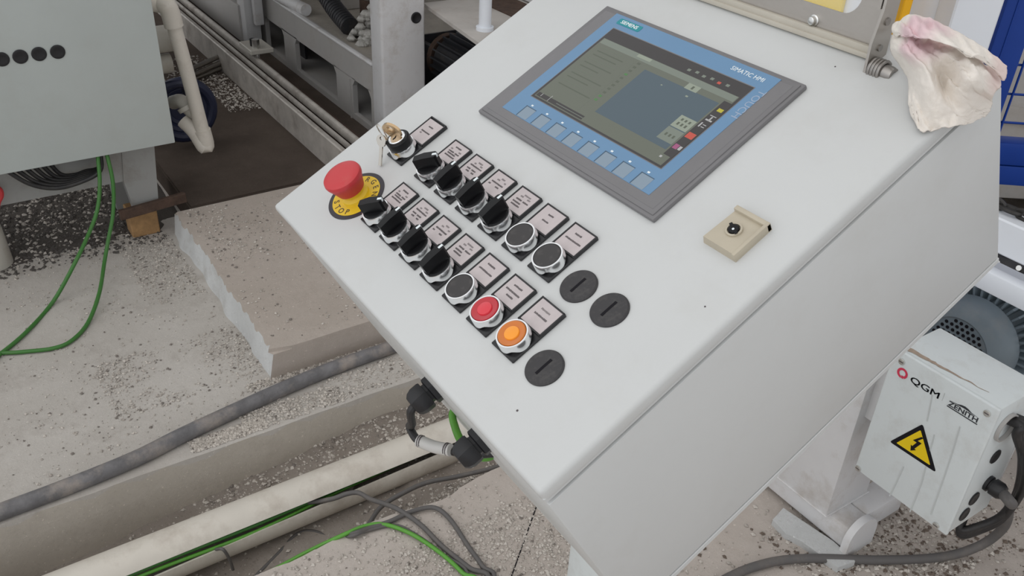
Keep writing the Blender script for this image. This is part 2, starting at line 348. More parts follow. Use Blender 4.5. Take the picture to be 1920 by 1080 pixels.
# thin expansion crack in the right floor
b = B(); b.m(SIGNK); p0 = on_z(1003, 958); p1 = on_z(955, 1092); dd = (p1 - p0).normalized(); nn = Vector((-dd.y, dd.x, 0)) * 0.0013
for q0, q1 in ((p0 - dd * .25, p1),):
    vs = [b.bm.verts.new(v) for v in (q0 - nn + Vector((0, 0, .0008)), q0 + nn + Vector((0, 0, .0008)), q1 + nn + Vector((0, 0, .0008)), q1 - nn + Vector((0, 0, .0008)))]; b.bm.faces.new(vs)
obj('trim_3', b, kind='structure', label='thin straight crack in the pale floor')

# ------------------------------------------------------------------ loose grit (uncountable)
def grit(name, label, spots, n, zf, smin, smax, mats=(G1, G2, G3), w=(4, 4, 2)):
    V = []; F = []; MI = []
    for _ in range(n):
        for _t in range(20):
            x0, x1, y0, y1, dens = random.choice(spots)
            x = random.uniform(x0, x1); y = random.uniform(y0, y1)
            if noise.noise(Vector((x * 5, y * 5, 7))) * 0.9 + 0.25 * noise.noise(Vector((x * 21, y * 21, 1))) > random.uniform(-1, 1) * dens: break
        z = zf(x, y); s = smin + (smax - smin) * random.random() ** 3; k = len(V); a = random.random() * 6.28
        ux, uy = math.cos(a) * s, math.sin(a) * s; f1 = random.uniform(.6, 1); h = s * random.uniform(.5, .9)
        V += [(x + ux, y + uy, z), (x - uy * f1, y + ux * f1, z + h * .2), (x - ux, y - uy, z), (x + uy * f1, y - ux * f1, z + h * .15), (x + ux * .2, y + uy * .3, z + h), (x - ux * .1, y, z - s * .5)]
        F += [(k, k + 1, k + 4), (k + 1, k + 2, k + 4), (k + 2, k + 3, k + 4), (k + 3, k, k + 4), (k + 1, k, k + 5), (k + 2, k + 1, k + 5), (k + 3, k + 2, k + 5), (k, k + 3, k + 5)]
        MI += [random.choices((0, 1, 2), w)[0]] * 8
    me = bpy.data.meshes.new(name); me.from_pydata(V, [], F)
    for m_ in mats: me.materials.append(m_)
    me.polygons.foreach_set('material_index', MI); me.update()
    o = bpy.data.objects.new(name, me); COL.objects.link(o); WM[o] = Matrix()
    return tag(o, label, 'grit', None, 'stuff')
flat = lambda x, y: 0.001
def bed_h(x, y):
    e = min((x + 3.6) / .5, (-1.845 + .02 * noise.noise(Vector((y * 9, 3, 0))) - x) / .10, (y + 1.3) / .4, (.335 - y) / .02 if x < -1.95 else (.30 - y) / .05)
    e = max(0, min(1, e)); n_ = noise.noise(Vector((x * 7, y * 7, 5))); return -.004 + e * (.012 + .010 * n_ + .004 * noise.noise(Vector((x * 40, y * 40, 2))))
DIRT_SHADE = concrete('dark_dirt_and_shade', (0.085, 0.075, 0.068), (0.135, 0.12, 0.108), (0.045, 0.040, 0.036), speck=0.5, damt=0.5)
b = B(); b.m(DIRT_SHADE); g = []
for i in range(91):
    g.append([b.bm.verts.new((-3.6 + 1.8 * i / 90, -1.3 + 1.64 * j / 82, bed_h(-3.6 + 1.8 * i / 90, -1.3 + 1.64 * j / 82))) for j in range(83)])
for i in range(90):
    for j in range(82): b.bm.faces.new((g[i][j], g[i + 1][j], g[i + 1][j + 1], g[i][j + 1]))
obj('dirt_and_shade_bed', b, None, None, 'spread of dark dirt and gravel under the left cabinet, with shade painted beside its leg', 'dirt', None, 'stuff', smooth=180)  # real dirt under the cabinet; beside the leg the dark colour paints shade
def in_trench(x, y):
    r_ = min(1, max(0, (y + 0.3) / 0.8)); return -0.172 + 0.060 * r_ + 0.045 * max(0, 1 - (x + 0.83) / 0.16) * r_ + noise.noise(Vector((x * 14, y * 14, 0))) * 0.010 + noise.noise(Vector((x * 45, y * 45, 2))) * 0.005
grit('loose_grit', 'loose grey grit scattered on the left floor', [(-1.9, -0.86, -0.45, 0.26, .5), (-1.25, -1.0, -0.1, 0.28, .6), (-1.85, -1.45, 0.1, 0.26, .8)], 5200, flat, 0.0012, 0.0055, w=(4, 5, 2))
grit('loose_grit', 'strip of coarse grit along the floor conduit at the trench edge', [(-0.845, -0.80, 0.02, 0.2, .8), (-0.875, -0.80, 0.15, 0.4, .8), (-0.90, -0.80, 0.35, 0.75, .8), (-.98, -.95, .2, .75, .8)], 4800, flat, 0.0018, 0.0060, w=(6, 5, .8))
grit('loose_grit', 'dark coarse grit under the left cabinet', [(-2.9, -1.86, -0.7, 0.2, 1.2), (-2.3, -1.80, -0.5, 0.25, 1.2)], 6500, lambda x, y: max(.001, bed_h(x, y)) if -3.6 < x < -1.8 else .001, 0.003, 0.011, mats=(G1, G2, G4), w=(1, 3, 9))
grit('loose_grit', 'grit scattered on the low concrete plinth', [(-1.82, -1.45, 0.31, 0.55, .5), (-1.8, -1.0, .3, .8, .4)], 1300, lambda x, y: 0.081, 0.0015, 0.006)
grit('loose_grit', 'grit lying between the rails and the cabinet on the dark slab', [(-3.3, -2.75, 0.50, 0.83, 1.0), (-3.0, -2.55, .72, .84, 1.2)], 1500, lambda x, y: 0.079, 0.002, 0.009)
grit('loose_grit', 'coarse gravel filling the cable trench', [(-0.80, -0.68, 0.0, 0.95, 1.2), (-0.8, -0.42, -0.5, 1.2, 1.0), (-.52, -.41, -.1, .8, 1.0)], 6500, in_trench, 0.002, 0.0075, w=(5, 6, 1))
grit('loose_grit', 'pale grit on the floor in front of the console', [(-0.39, 0.1, -0.2, 0.8, .5), (-0.30, -0.05, 0.25, 0.62, .9)], 5500, flat, 0.0012, 0.0058, w=(8, 4, .6))
grit('loose_grit', 'grit on the floor around the junction box post', [(-0.2, 0.8, 0.75, 1.9, .7), (0.05, 0.35, .95, 1.3, 1.2), (.25, .8, 1.3, 1.9, 1.0)], 7500, flat, 0.0015, 0.0075, mats=(G1, G2, G5), w=(4, 4, 4))

# ================================================================== CONTROL CONSOLE
W, H, D, LID = 0.490, 0.482, 0.238, 0.016
console = empty('control_console', (0.245, 0.42, 0), 'light grey sloped operator console with touch panel, switches and steel cover', 'console')
b = B(); b.m(PAINT); b.box(0, W, 0, H, -LID, 0, 0.0045, 3); b.box(0.0005, W - .0005, .0005, H - .0005, -LID, -LID + .006, .0008, 1); obj('lid', b, console, PM)
b = B(); b.m(PAINT); b.box(0.0005, W - 0.0005, 0.001, H, -D + 0.006, -LID - 0.0036, 0.0012, 2); obj('body', b, console, PM)
b = B(); b.m(BLACKP); b.box(0.008, W - 0.008, 0.008, H - 0.004, -LID - 0.005, -LID + 0.001); obj('gasket', b, console, PM)
b = B(); b.m(PAINT); b.box(0.0005, W - 0.0002, 0.001, H + 0.001, -D - 0.002, -D + 0.0042, 0.0006, 1); obj('bottom_flange', b, console, PM)
b = B(); b.m(JBOX); b.box(0.15, 0.225, 0.337, 0.44, 0.012, 0.94, 0.004); b.box(0.06, 0.33, 0.26, 0.52, 0.0, 0.012, 0.002); obj('pedestal', b, console)
for x_, y_, r_ in ((970, 770, .0009), (1566, 125, .0007), (1322, 575, .0007), (893, 372, .0004)):
    p = on_p(x_, y_, 0); b = B(); b.m(INK); b.cyl((p.x, p.y, -.001), (p.x, p.y, .0003), r_, seg=8); obj('paint_chip', b, console, PM)
# --- legend print: broken dashes standing for lettering too small to read
def legend(b, rows):
    for y, spans, k in rows:
        b.m(INK if k else INKL)
        for x0, x1 in spans:
            x = x0
            while x < x1 - 0.0003:
                w_ = random.uniform(0.0006, 0.0011); b.box(x, min(x1, x + w_), y - 0.00095 * random.uniform(.7, 1), y + 0.00095 * random.uniform(.6, 1), 0.0036, 0.00375); x += w_ + 0.00035
LEG4 = [[(.0345, [(-.005, .005)], 1), (.031, [(-.009, -.006), (.005, .009)], 0), (.028, [(-.009, .0), (.002, .009)], 1), (.0255, [(-.008, .006)], 1), (.0225, [(-.009, .008)], 1)],
        [(.0345, [(-.002, .005)], 0), (.032, [(-.006, -.003), (.004, .008)], 0), (.029, [(-.009, .010)], 1), (.0245, [(-.009, -.003), (-.001, .006)], 1), (.0215, [(-.007, -.002), (.002, .006)], 1)],
        [(.0345, [(-.001, .004)], 0), (.032, [(-.005, -.001), (.006, .009)], 0), (.028, [(-.009, .009)], 1), (.0245, [(-.01, -.007), (.001, .006)], 1)],
        [(.0345, [(-.003, .006)], 0), (.032, [(-.006, -.002), (.004, .008)], 0), (.028, [(-.008, .0), (.002, .010)], 1), (.0245, [(-.009, .002)], 1), (.0215, [(-.008, .004)], 1)]]
LEGB = [[(.0325, [(-.0035, .0035)], 1), (.0255, [(-.004, .0045)], 1)], [(.0325, [(-.005, .004)], 1), (.0255, [(-.010, .010)], 1)], [(.0325, [(-.006, .005)], 1), (.0255, [(-.010, .009)], 1)],
        [(.0330, [(-.006, .005)], 1), (.0270, [(-.010, .009)], 1), (.0225, [(-.004, .005)], 1)], [(.0325, [(-.006, .005)], 0), (.0265, [(-.008, .008)], 1)]]
def label_mesh(rows, name='legend_label'):
    b = B(); b.m(PAPER); b.box(-.0133, .0133, .0155, .0395, .0029, .0036); legend(b, rows); return b
def plate(y1=.0410):
    b = B(); b.m(PLATE); b.box(-.0151, .0151, -.0152, y1, 0, .0026, .0006, 1)
    for q in ((-.0151, -.0136, .0135, y1), (.0136, .0151, .0135, y1), (-.0151, .0151, y1 - .0014, y1), (-.0151, .0151, .0138, .0152)): b.box(q[0], q[1], q[2], q[3], .0024, .0042, .0003, 1)
    return b
def ring_wob(k, a, r, z):
    if k == 0: c = 0.5 + 0.5 * math.cos(4 * a); return r, z + 0.0034 * (1 - c) ** 2
    return r, z
def ring(h=0.0112):
    b = B(); b.m(CHROME); b.lathe([(.0146, .0028), (.0143, .0066), (.0140, h - .001), (.0136, h), (.0124, h), (.0121, h - .0016), (.0121, .003)], 48, wob=ring_wob); return b
def selector_knob(rot):
    M = Matrix.Rotation(rot, 4, 'Z'); b = B(); b.m(KNOB)
    b.lathe([(0, .0122), (.0085, .0122), (.0112, .0118), (.0120, .0108), (.0120, .006)], 32)
    poly = [(-.0042, -.0118), (.0042, -.0118), (.0050, 0), (.0046, .0125), (.0030, .0142), (-.0030, .0142), (-.0046, .0125), (-.0050, 0)]
    lo = [b.bm.verts.new(M @ Vector((u * 1.1, v * .98, .0105))) for u, v in poly]; hi = [b.bm.verts.new(M @ Vector((u * .86, v, (.0240 if v > -.01 else .0222)))) for u, v in poly]
    fs = [b.bm.faces.new(hi)] + [b.bm.faces.new((lo[i], lo[(i + 1) % 8], hi[(i + 1) % 8], hi[i])) for i in range(8)]
    for f in fs: f.material_index = b.mi
    b.m(LWHITE); b.box(-.0013, .0013, .0098, .0146, .0205, .0244, .0002, 1, M=M)
    return b
def cap(m1, m2=None):
    b = B(); b.m(m1)
    if m2: b.lathe([(.0121, .0085), (.0119, .0116), (.0112, .0122), (.0085, .0116), (.0066, .0113)], 40); b.m(m2); b.lathe([(.0066, .0113), (.0062, .0122), (.0040, .0128), (0, .0130)], 40)
    else: b.lathe([(.0121, .0085), (.0119, .0110), (.0108, .0117), (.006, .0112), (0, .0110)], 40)
    return b
GX = [.1352, .1746, .2140, .2536, .2930, .3328, .3722, .4112]; RY1, RY2 = .1364, .0686
sel_a = None; sel_b = None
SEL = [(0, RY1, 1, 0, 'black selector switch turned right, first of the upper row'), (1, RY1, 0, 1, 'second black selector switch of the upper row'), (2, RY1, 0, 2, 'third black selector switch of the upper row'), (3, RY1, 0, 3, 'fourth black selector switch of the upper row, beside a dark push button'),
       (0, RY2, 1, 0, 'black selector switch turned right beside the emergency stop'), (1, RY2, 0, 1, 'second black selector switch of the lower row'), (2, RY2, 0, 2, 'third black selector switch of the lower row'), (3, RY2, 0, 3, 'fourth black selector switch of the lower row')]
MPL = plate().mesh('legend_plate'); MRG = ring().mesh('chrome_ring'); MKL = selector_knob(R(-48)).mesh('knob', 28); MKS = selector_knob(0).mesh('knob', 28)
def piece(name, me, M, parent, label=None):
    o = bpy.data.objects.new(name, me); COL.objects.link(o); place(o, M, parent)
    if label: o['label'] = label
    return o
for i, yy, left, lg, lab in SEL:
    M = PM @ T(GX[i], yy); s_ = piece('selector_switch', MPL, M, console, lab)
    piece('chrome_ring', MRG, M, s_); piece('knob', MKL if left else MKS, M, s_)
    random.seed(10 * i + lg + int(yy * 1000)); piece('legend_label', label_mesh(LEG4[lg]).mesh('legend_label'), M, s_)
MCD = cap(BTN).mesh('button_cap'); MCR = cap(REDB, REDI).mesh('button_cap'); MCA = cap(AMB, AMBI).mesh('button_cap')
for i, yy, me, lg, lab in ((4, RY1, MCD, 0, 'dark push button after the upper selectors'), (5, RY1, MCD, 1, 'last dark push button of the upper row'), (4, RY2, MCD, 2, 'dark push button beside the red one'), (5, RY2, MCR, 3, 'red push button between dark and amber ones'), (6, RY2, MCA, 4, 'amber push button at the end of the lower row')):
    M = PM @ T(GX[i], yy); s_ = piece('push_button', MPL, M, console, lab)
    piece('chrome_ring', MRG, M, s_); piece('button_cap', me, M, s_); piece('legend_label', label_mesh(LEGB[lg]).mesh('legend_label'), M, s_)
# key switch
M = PM @ T(.0775, .1364); ks = piece('key_switch', plate(.0470).mesh('key_plate'), M, console, 'key switch with tall black collar above the emergency stop')
piece('chrome_ring', MRG, M, ks)
b = B(); b.m(KNOB); b.lathe([(.0121, .009), (.0128, .0115), (.0128, .0190), (.0118, .0200), (.0092, .0200)], 40); obj('collar', b, ks, M)
b = B(); b.m(CHROME); b.lathe([(.0094, .018), (.0094, .0206), (.0086, .0212), (0, .0212)], 32); b.m(SIGNK); b.box(-.0008, .0008, -.0045, .0045, .0205, .0214); obj('lock_cylinder', b, ks, M)
b = B(); b.m(PAPER); b.box(-.0133, .0133, .0155, .0440, .0029, .0036); legend(b, [(.036, [(-.004, .004)], 1), (.0285, [(-.008, .008)], 1), (.0255, [(-.007, -.004)], 0)]); obj('legend_label', b, ks, M)
# emergency stop
EX, EY = .0835, .0680
M = PM @ T(EX, EY); b = B(); b.m(ESTK); b.lathe([(0, .0007), (.0315, .0007), (.0315, 0)], 64); b.m(YEL); b.lathe([(0, .0010), (.0268, .0010), (.0268, .0007)], 64); b.m(ESTT)
def arc_text(b, txt, r, a0, a1, size, out=True):
    n_ = len(txt)
    for i, ch in enumerate(txt):
        a = a0 + (a1 - a0) * (i / (n_ - 1)); rot = (a - math.pi / 2) if out else (a + math.pi / 2)
        b.text(ch, size, Matrix.Translation((r * math.cos(a), r * math.sin(a), .00112)) @ Matrix.Rotation(rot, 4, 'Z'), bold=.00012, thick=.00005)
arc_text(b, 'EMERGENCY', .0220, R(188), R(-12), .0085); arc_text(b, 'STOP', .0222, R(236), R(304), .0088, False)
es = obj('emergency_stop', b, console, M, 'round yellow emergency stop with red mushroom head')
b = B(); b.m(YEL); b.lathe([(.0150, .001), (.0145, .0035), (.0115, .006), (.0105, .017)], 40); obj('collar', b, es, M)
b = B(); b.m(RED); b.lathe([(0, .0100), (.0125, .0100), (.0145, .0112), (.0172, .0190), (.0200, .0255), (.0205, .0280), (.0198, .0305), (.0182, .0318), (.012, .0326), (0, .0328)], 48); obj('mushroom_head', b, es, M)
# blanking plugs
for x_, y_, lab in ((GX[6], RY1 - .0015, 'left slotted black blanking plug of the upper pair'), (GX[7], RY1 - .0015, 'right slotted black blanking plug of the upper pair'), (GX[7], RY2 - .0010, 'slotted black blanking plug after the amber button')):
    b = B(); b.m(PLUG); b.lathe([(.0160, 0), (.0160, .0014), (.0148, .0024), (0, .0027)], 48); b.m(SIGNK); b.box(-.0012, .0012, -.0080, .0080, .0020, .00285)
    obj('blanking_plug', b, console, PM @ T(x_, y_), lab)
# beige panel lock
b = B(); b.m(BEIGE); lo = [(-.0172, -.0195), (.0172, -.0195), (.0172, .0195), (-.0172, .0195)]
ql = [b.bm.verts.new((u, v, 0)) for u, v in lo]; qh = [b.bm.verts.new((u * .95, v * .95, .0045 if v > 0 else .0075)) for u, v in lo]
b.bm.faces.new(qh); [b.bm.faces.new((ql[i], ql[(i + 1) % 4], qh[(i + 1) % 4], qh[i])) for i in range(4)]
b.box(-.0172, .0172, .0150, .0195, 0, .0078, .0008, 2); b.box(.0140, .0172, -.0195, .0195, 0, .0080, .0008, 2)
lk = obj('panel_lock', b, console, PM @ T(.4400, .2440), 'square beige door lock on the desk face')
b = B(); b.m(BEIGE); b.lathe([(.0066, .004), (.0066, .0078), (.0052, .0082), (.0052, .006)], 32); b.m(KNOB); b.lathe([(.0044, .005), (.0044, .0086), (.0036, .0094), (0, .0094)], 24); b.box(-.0062, .0062, -.0013, .0013, .0084, .0096, .0003, 1, M=Matrix.Rotation(R(-25), 4, 'Z')); b.m(LWHITE); b.cyl((.0008, -.001, .0094), (.0008, -.001, .0098), .0010, seg=12); obj('lock_barrel', b, lk, PM @ T(.4385, .2435))
# --- operator panel
HX, HY, HW, HH, HT = .1072, .2158, .2672, .1794, .0062
M = PM @ T(HX, HY)
b = B(); b.m(BEZ); b.box(0, HW, 0, HH, 0, .0046, .0012, 2); b.box(.0032, HW - .0032, .0032, HH - .0032, .0036, .0058, .0008, 2); b.box(.0075, HW - .0075, .0075, HH - .0075, .005, HT, .0004, 1)
hmi = obj('operator_panel', b, console, M, 'grey framed touch operator panel with blue film and dim screen')
b = B(); b.m(HBLUE); b.box(.1312 - HX, .3525 - HX, .2322 - HY, .3890 - HY, HT - .001, HT + .00025); obj('film', b, hmi, M)
GX0, GX1, GY0, GY1 = .1472, .3388, .2590, .3702
b = B(); b.m(BEZ); b.box(GX0 - HX - .0007, GX1 - HX + .0007, GY0 - HY - .0007, GY1 - HY + .0009, HT - .001, HT + .0004)
z1 = HT + .00055
def sq(m_, u0, u1, v0, v1, lvl=1):
    b.m(m_); x0 = GX0 - HX; y0 = GY0 - HY; w_ = GX1 - GX0; h_ = GY1 - GY0; b.box(x0 + u0 * w_, x0 + u1 * w_, y0 + v0 * h_, y0 + v1 * h_, HT, HT + .0004 + .00004 * lvl)
sq(SDK, 0, 1, 0, 1, 1); sq(SOL, .015, .985, .02, .865, 2); sq(SPG, .02, .98, .80, .862, 3); sq(SOL, .03, .33, .10, .80, 3)
random.seed(3)
for k in range(11): sq(SMD if k % 3 else SLN, .06, .06 + random.uniform(.14, .26), .76 - k * .052, .772 - k * .052, 4)
for k in range(11): sq(SGR if k in (9, 10, 3) else SMD, .345, .365, .755 - k * .05, .777 - k * .05, 4)
sq(SBL, .42, .93, .16, .74, 3); sq(SPA, .30, .40, .825, .860, 4); sq(SPA, .70, .78, .735, .80, 4); sq(SMD, .735, .748, .75, .785, 5)
sq(SPG, .83, .93, .22, .36, 4); sq(SPA, .83, .93, .37, .50, 4)
for k in range(3): sq(SMD, .85 + .024 * k, .862 + .024 * k, .40, .43, 5); sq(SMD, .85 + .024 * k, .862 + .024 * k, .45, .475, 5); sq(SMD, .85 + .024 * k, .862 + .024 * k, .27, .30, 5)
sq(SDK, .94, .995, .12, .78, 4); sq(SYE, .955, .985, .665, .70, 5); sq(SWH, .950, .988, .55, .565, 5); sq(SWH, .966, .974, .55, .60, 5); sq(SWH, .950, .988, .605, .612, 5); sq(SWH, .950, .958, .47, .52, 5); sq(SWH, .965, .985, .475, .482, 5); sq(SWH, .965, .985, .50, .507, 5); sq(SRD, .945, .990, .335, .395, 5); sq(SPU, .945, .972, .20, .25, 5); sq(SWH, .976, .992, .205, .245, 5)
for k in range(6): sq(SPG if k != 4 else SRD, .62 + .05 * k, .62 + .05 * k + .02, .90 + .01 * (k % 2), .925 + .01 * (k % 2), 3)
sq(SDK, .02, .40, .03, .075, 3); sq(SWH, .05, .054, .04, .075, 4); sq(SWH, .115, .118, .03, .10, 4); sq(SPG, .18, .40, .05, .055, 4); sq(SWH, .935, .948, .08, .10, 4); sq(SPA, .75, .765, .665, .68, 5); sq(SPA, .58, .59, .665, .675, 5)
obj('screen', b, hmi, M)
b = B(); b.m(HKEY); b.box(0, .0150, 0, .0140, 0, .0002); b.m(HKEYD); b.box(-.0010, 0.0, 0, .0146, 0, .00035); b.box(-.001, .0150, .0140, .0147, 0, .00035); b.m(LWHITE); b.box(.0035, .0062, .0164, .0182, 0, .0003); KM = b.mesh('function_key')
for k in range(8): piece('function_key', KM, M @ T(.1560 + .02457 * k - HX, .2328 - HY, HT + .0002), hmi)
b = B(); b.m(TEAL); b.prism([(.0172 * sx, .0040 * sy) for sx, sy in ((-1, -.6), (-1, .6), (-.95, 1), (.95, 1), (1, .6), (1, -.6), (.95, -1), (-.95, -1))], 0, .0003); b.m(LWHITE); [b.text('SIEMENS', .0064, T(dx, 0, .0004 + abs(dx) * .1), sx=1.05) for dx in (-.00015, .0001)]; obj('badge', b, hmi, M @ T(.1600 - HX, .3812 - HY, HT + .0002))
b = B(); b.m(LWHITE); b.text('SIMATIC HMI', .0068, T(0, 0, .0002), sx=1.0); obj('panel_lettering', b, hmi, M @ T(.3210 - HX, .3808 - HY, HT + .0002))
b = B(); b.m(BEZT); b.text('TOUCH', .0105, Matrix.Rotation(R(-90), 4, 'Z'), sx=1.0); obj('panel_lettering', b, hmi, M @ T(.3490 - HX, .3525 - HY, HT + .0003))
# --- cable glands in the front edge
def gland(x, y0, z, lab):
    b = B(); b.m(BLACKP); A = PM @ T(x, 0.0, z) @ Matrix.Rotation(R(90), 4, 'X')
    b.lathe([(0, -.002), (.0150, -.002), (.0150, .0040), (.0128, .0050), (.0105, .0050), (.0105, .0078)], 6, A)
    b.lathe([(.0105, .0078), (.0138, .0080), (.0146, .0100), (.0146, .0180), (.0128, .0230), (.0098, .0260), (.0060, .0265), (0, .0265)], 12, A, wob=lambda k, a, r, z: (r * (1 + .03 * math.cos(6 * a)), z))
    return obj('cable_gland', b, console, label=lab, smooth=25)
gland(.3268, 0, -.12, 'lower black cable gland at the console edge'); gland(.2405, 0, -.12, 'upper black cable gland with the short black cable')
# --- hinged stainless cover
CY = .3925
b = B(); b.m(STEEL); cx0, cx1, cz0, cz1 = .084, .400, 1.2205, 1.52; hx0, hx1, hz0, hz1, hr = .125, .372, 1.2465, 1.485, .018
def rr(x0, x1, z0, z1, r, n_=6):
    o = []
    for cx, cz, a in ((x1 - r, z1 - r, 0), (x0 + r, z1 - r, 90), (x0 + r, z0 + r, 180), (x1 - r, z0 + r, 270)):
        for k in range(n_ + 1): t = R(a + 90 * k / n_); o.append((cx + r * math.cos(t), cz + r * math.sin(t)))
    return o
o1 = rr(cx0, cx1, cz0, cz1, .002); o2 = rr(hx0, hx1, hz0, hz1, hr); n_ = len(o1)
for y_ in (CY, CY + .0025):
    a = [b.bm.verts.new((x, y_, z)) for x, z in o1]; c_ = [b.bm.verts.new((x, y_, z)) for x, z in o2]
    for i in range(n_): b.bm.faces.new((a[i], a[(i + 1) % n_], c_[(i + 1) % n_], c_[i]))
    if y_ == CY: fa, fc = a, c_
for i in range(n_): j = (i + 1) % n_; b.bm.faces.new((fa[i], fa[j], a[j], a[i])); b.bm.faces.new((fc[i], c_[i], c_[j], fc[j]))
b.box(cx1 - .004, cx1 - .001, CY - .012, CY + .002, 1.262, 1.52)
cov = obj('protective_cover', b, console, label='brushed steel cover frame standing open above the touch panel')
b = B(); b.m(CLEAR); b.box(hx0 - .01, hx1 + .01, CY + .0028, CY + .0048, hz0 - .01, hz1 + .01); obj('window_pane', b, cov)
b = B(); b.m(SEAL); b.box(cx0, cx1 - .003, CY - .0050, CY + .0005, 1.2225, 1.2290, .0012, 2); b.box(cx0, cx1 - .003, CY - .0068, CY - .0005, 1.2190, 1.2235, .001, 2); obj('rubber_seal', b, cov)
b = B(); b.m(STEEL); b.prism([(CY - .016, 1.207), (CY - .010, 1.203), (CY + .002, 1.205), (CY + .006, 1.222), (CY + .006, 1.52), (CY - .012, 1.52), (CY - .012, 1.262), (CY - .017, 1.235)], .4005, .4030, lambda u, v, a: (a, u, v))
b.m(STEELD); b.cyl((.403, CY - .005, 1.2525), (.4046, CY - .005, 1.2525), .0032, seg=16); b.cyl((.403, CY - .006, 1.2310), (.4046, CY - .006, 1.2310), .0028, seg=16); b.m(STEEL)
obj('hinge_arm', b, cov)
b = B(); b.m(STEELD)
for k in range(4):
    xx = (.4050 + .0030 * k); b.tube([(xx, CY - .008 + .0082 * math.cos(a), 1.2145 + .0082 * math.sin(a)) for a in [i * math.pi / 6 for i in range(12)]], .0016, 8, 2, True)
b.lathe([(0, 0), (.0070, 0), (.0070, .0175), (.0060, .021), (.0034, .021), (.0032, .0185), (0, .0185)], 24, Matrix.Translation((.403, CY - .008, 1.214)) @ Matrix.Rotation(R(90), 4, 'Y'))
obj('hinge_spring', b, cov)
q = on_y(1527, 38, CY); b = B(); b.m(ZINC); b.lathe([(.0050, 0), (.0050, .0010), (.0038, .0016), (.0034, .0050), (.0022, .0056), (0, .0056)], 24, Matrix.Translation(q) @ Matrix.Rotation(R(90), 4, 'X')); obj('screw', b, cov)
# keys in the switch
kr = empty('key_bunch', P(.0775, .1364, .0212), 'bronze keys hanging in the console key switch', 'keys')
def bow(b, M): 
    pts = [(.0095 * math.cos(a) * (1 if math.sin(a) > 0 else .9), .0068 + .0078 * math.sin(a)) for a in [2 * math.pi * i / 20 for i in range(20)]]
    hole = [(.0030 * math.cos(a), .0100 + .0024 * math.sin(a)) for a in [2 * math.pi * i / 20 for i in range(20)]]
    L = []
    for z in (-.0011, .0011): L.append(([b.bm.verts.new(M @ Vector((u, z, v))) for u, v in pts], [b.bm.verts.new(M @ Vector((u, z, v))) for u, v in hole]))
    for i in range(20):
        j = (i + 1) % 20
        for q in ((L[0][0][i], L[0][0][j], L[0][1][j], L[0][1][i]), (L[1][0][j], L[1][0][i], L[1][1][i], L[1][1][j]), (L[0][0][j], L[0][0][i], L[1][0][i], L[1][0][j]), (L[0][1][i], L[0][1][j], L[1][1][j], L[1][1][i])):
            f = b.bm.faces.new(q); f.material_index = b.mi
KMX = PM @ T(.0775, .1364, .0205) @ Matrix.Rotation(R(20), 4, 'Z')
b = B(); b.m(BRASS); bow(b, KMX @ Matrix.Scale(1.3, 4)); b.box(-.0040, .0040, -.0012, .0012, -.003, .002, .0003, 1, M=KMX); obj('key', b, kr)
b = B(); b.m(KEYM); c0 = PM @ Vector((.0700, .1300, .030)); b.tube([c0 + Vector((.0085 * math.cos(a), -.004 * math.sin(a) - .002, .0085 * math.sin(a))) for a in [i * math.pi / 7 for i in range(14)]], .0007, 6, 2, True); obj('split_ring', b, kr)
b = B(); b.m(KEYM); pa = P(.0665, .1265, .0250); pb = P(.0705, .1075, .0018); dz = (pa - pb).normalized(); sx_ = (PM.to_3x3() @ Vector((1, .3, 0))); sx_ = (sx_ - dz * sx_.dot(dz)).normalized(); MM = Matrix.Translation(pa) @ Matrix((sx_, dz.cross(sx_), dz)).transposed().to_4x4()
bow(b, MM @ T(0, 0, -.010) @ Matrix.Scale(.8, 4)); b.box(-.0022, .0022, -.0008, .0008, -(pa - pb).length, -.008, .0002, 1, M=MM); obj('key', b, kr)
# --- rag over the top right corner
RA = [[(1674, 48, .030), (1704, 29, .050), (1745, 35, .055), (1795, 61, .050), (1848, 93, .040), (1886, 124, .018)],
      [(1673, 58, .036), (1706, 48, .060), (1746, 56, .066), (1792, 78, .060), (1842, 106, .045), (1887, 137, .016)],
      [(1680, 66, .036), (1708, 66, .060), (1748, 76, .064), (1792, 90, .060), (1838, 112, .044), (1883, 150, .014)]]
RB = [[(1678, 58, .020), (1704, 58, .040), (1742, 68, .036), (1788, 84, .034), (1832, 106, .032), (1872, 140, .008)],
      [(1671, 76, .022), (1698, 76, .050), (1728, 90, .046), (1780, 104, .042), (1830, 122, .040), (1876, 158, .010)],
      [(1672, 98, .018), (1699, 98, .048), (1734, 108, .046), (1778, 118, .036), (1826, 136, .038), (1869, 168, .008)],
      [(1690, 126, .010), (1714, 126, .036), (1744, 134, .040), (1766, 142, .023), (1818, 150, .036), (1862, 178, .005)],
      [(1704, 152, .006), (1718, 160, .022), (1746, 166, .032), (1770, 168, .021), (1814, 172, .024), (1860, 192, None)],
      [(1704, 190, .005), (1720, 192, .013), (1748, 198, .020), (1780, 200, .014), (1818, 202, None), (1856, 206, None)],
      [(1708, 212, .004), (1722, 220, .008), (1752, 222, .011), (1784, 220, .006), (1818, 216, None), (1852, 212, None)],
      [(1716, 226, .003), (1727, 247, .004), (1754, 241, .004), (1784, 238, None), (1818, 229, None), (1846, 219, None)]]
def cr(p, t):
    n_ = len(p); i = min(int(t), n_ - 2); f = t - i; a = p[max(i - 1, 0)]; b_ = p[i]; c_ = p[i + 1]; d_ = p[min(i + 2, n_ - 1)]
    return 0.5 * ((2 * b_) + (c_ - a) * f + (2 * a - 5 * b_ + 4 * c_ - d_) * f * f + (3 * b_ - a - 3 * c_ + d_) * f ** 3)
nrm = PM.to_3x3() @ Vector((0, 0, 1)); b = B(); b.m(RAG)
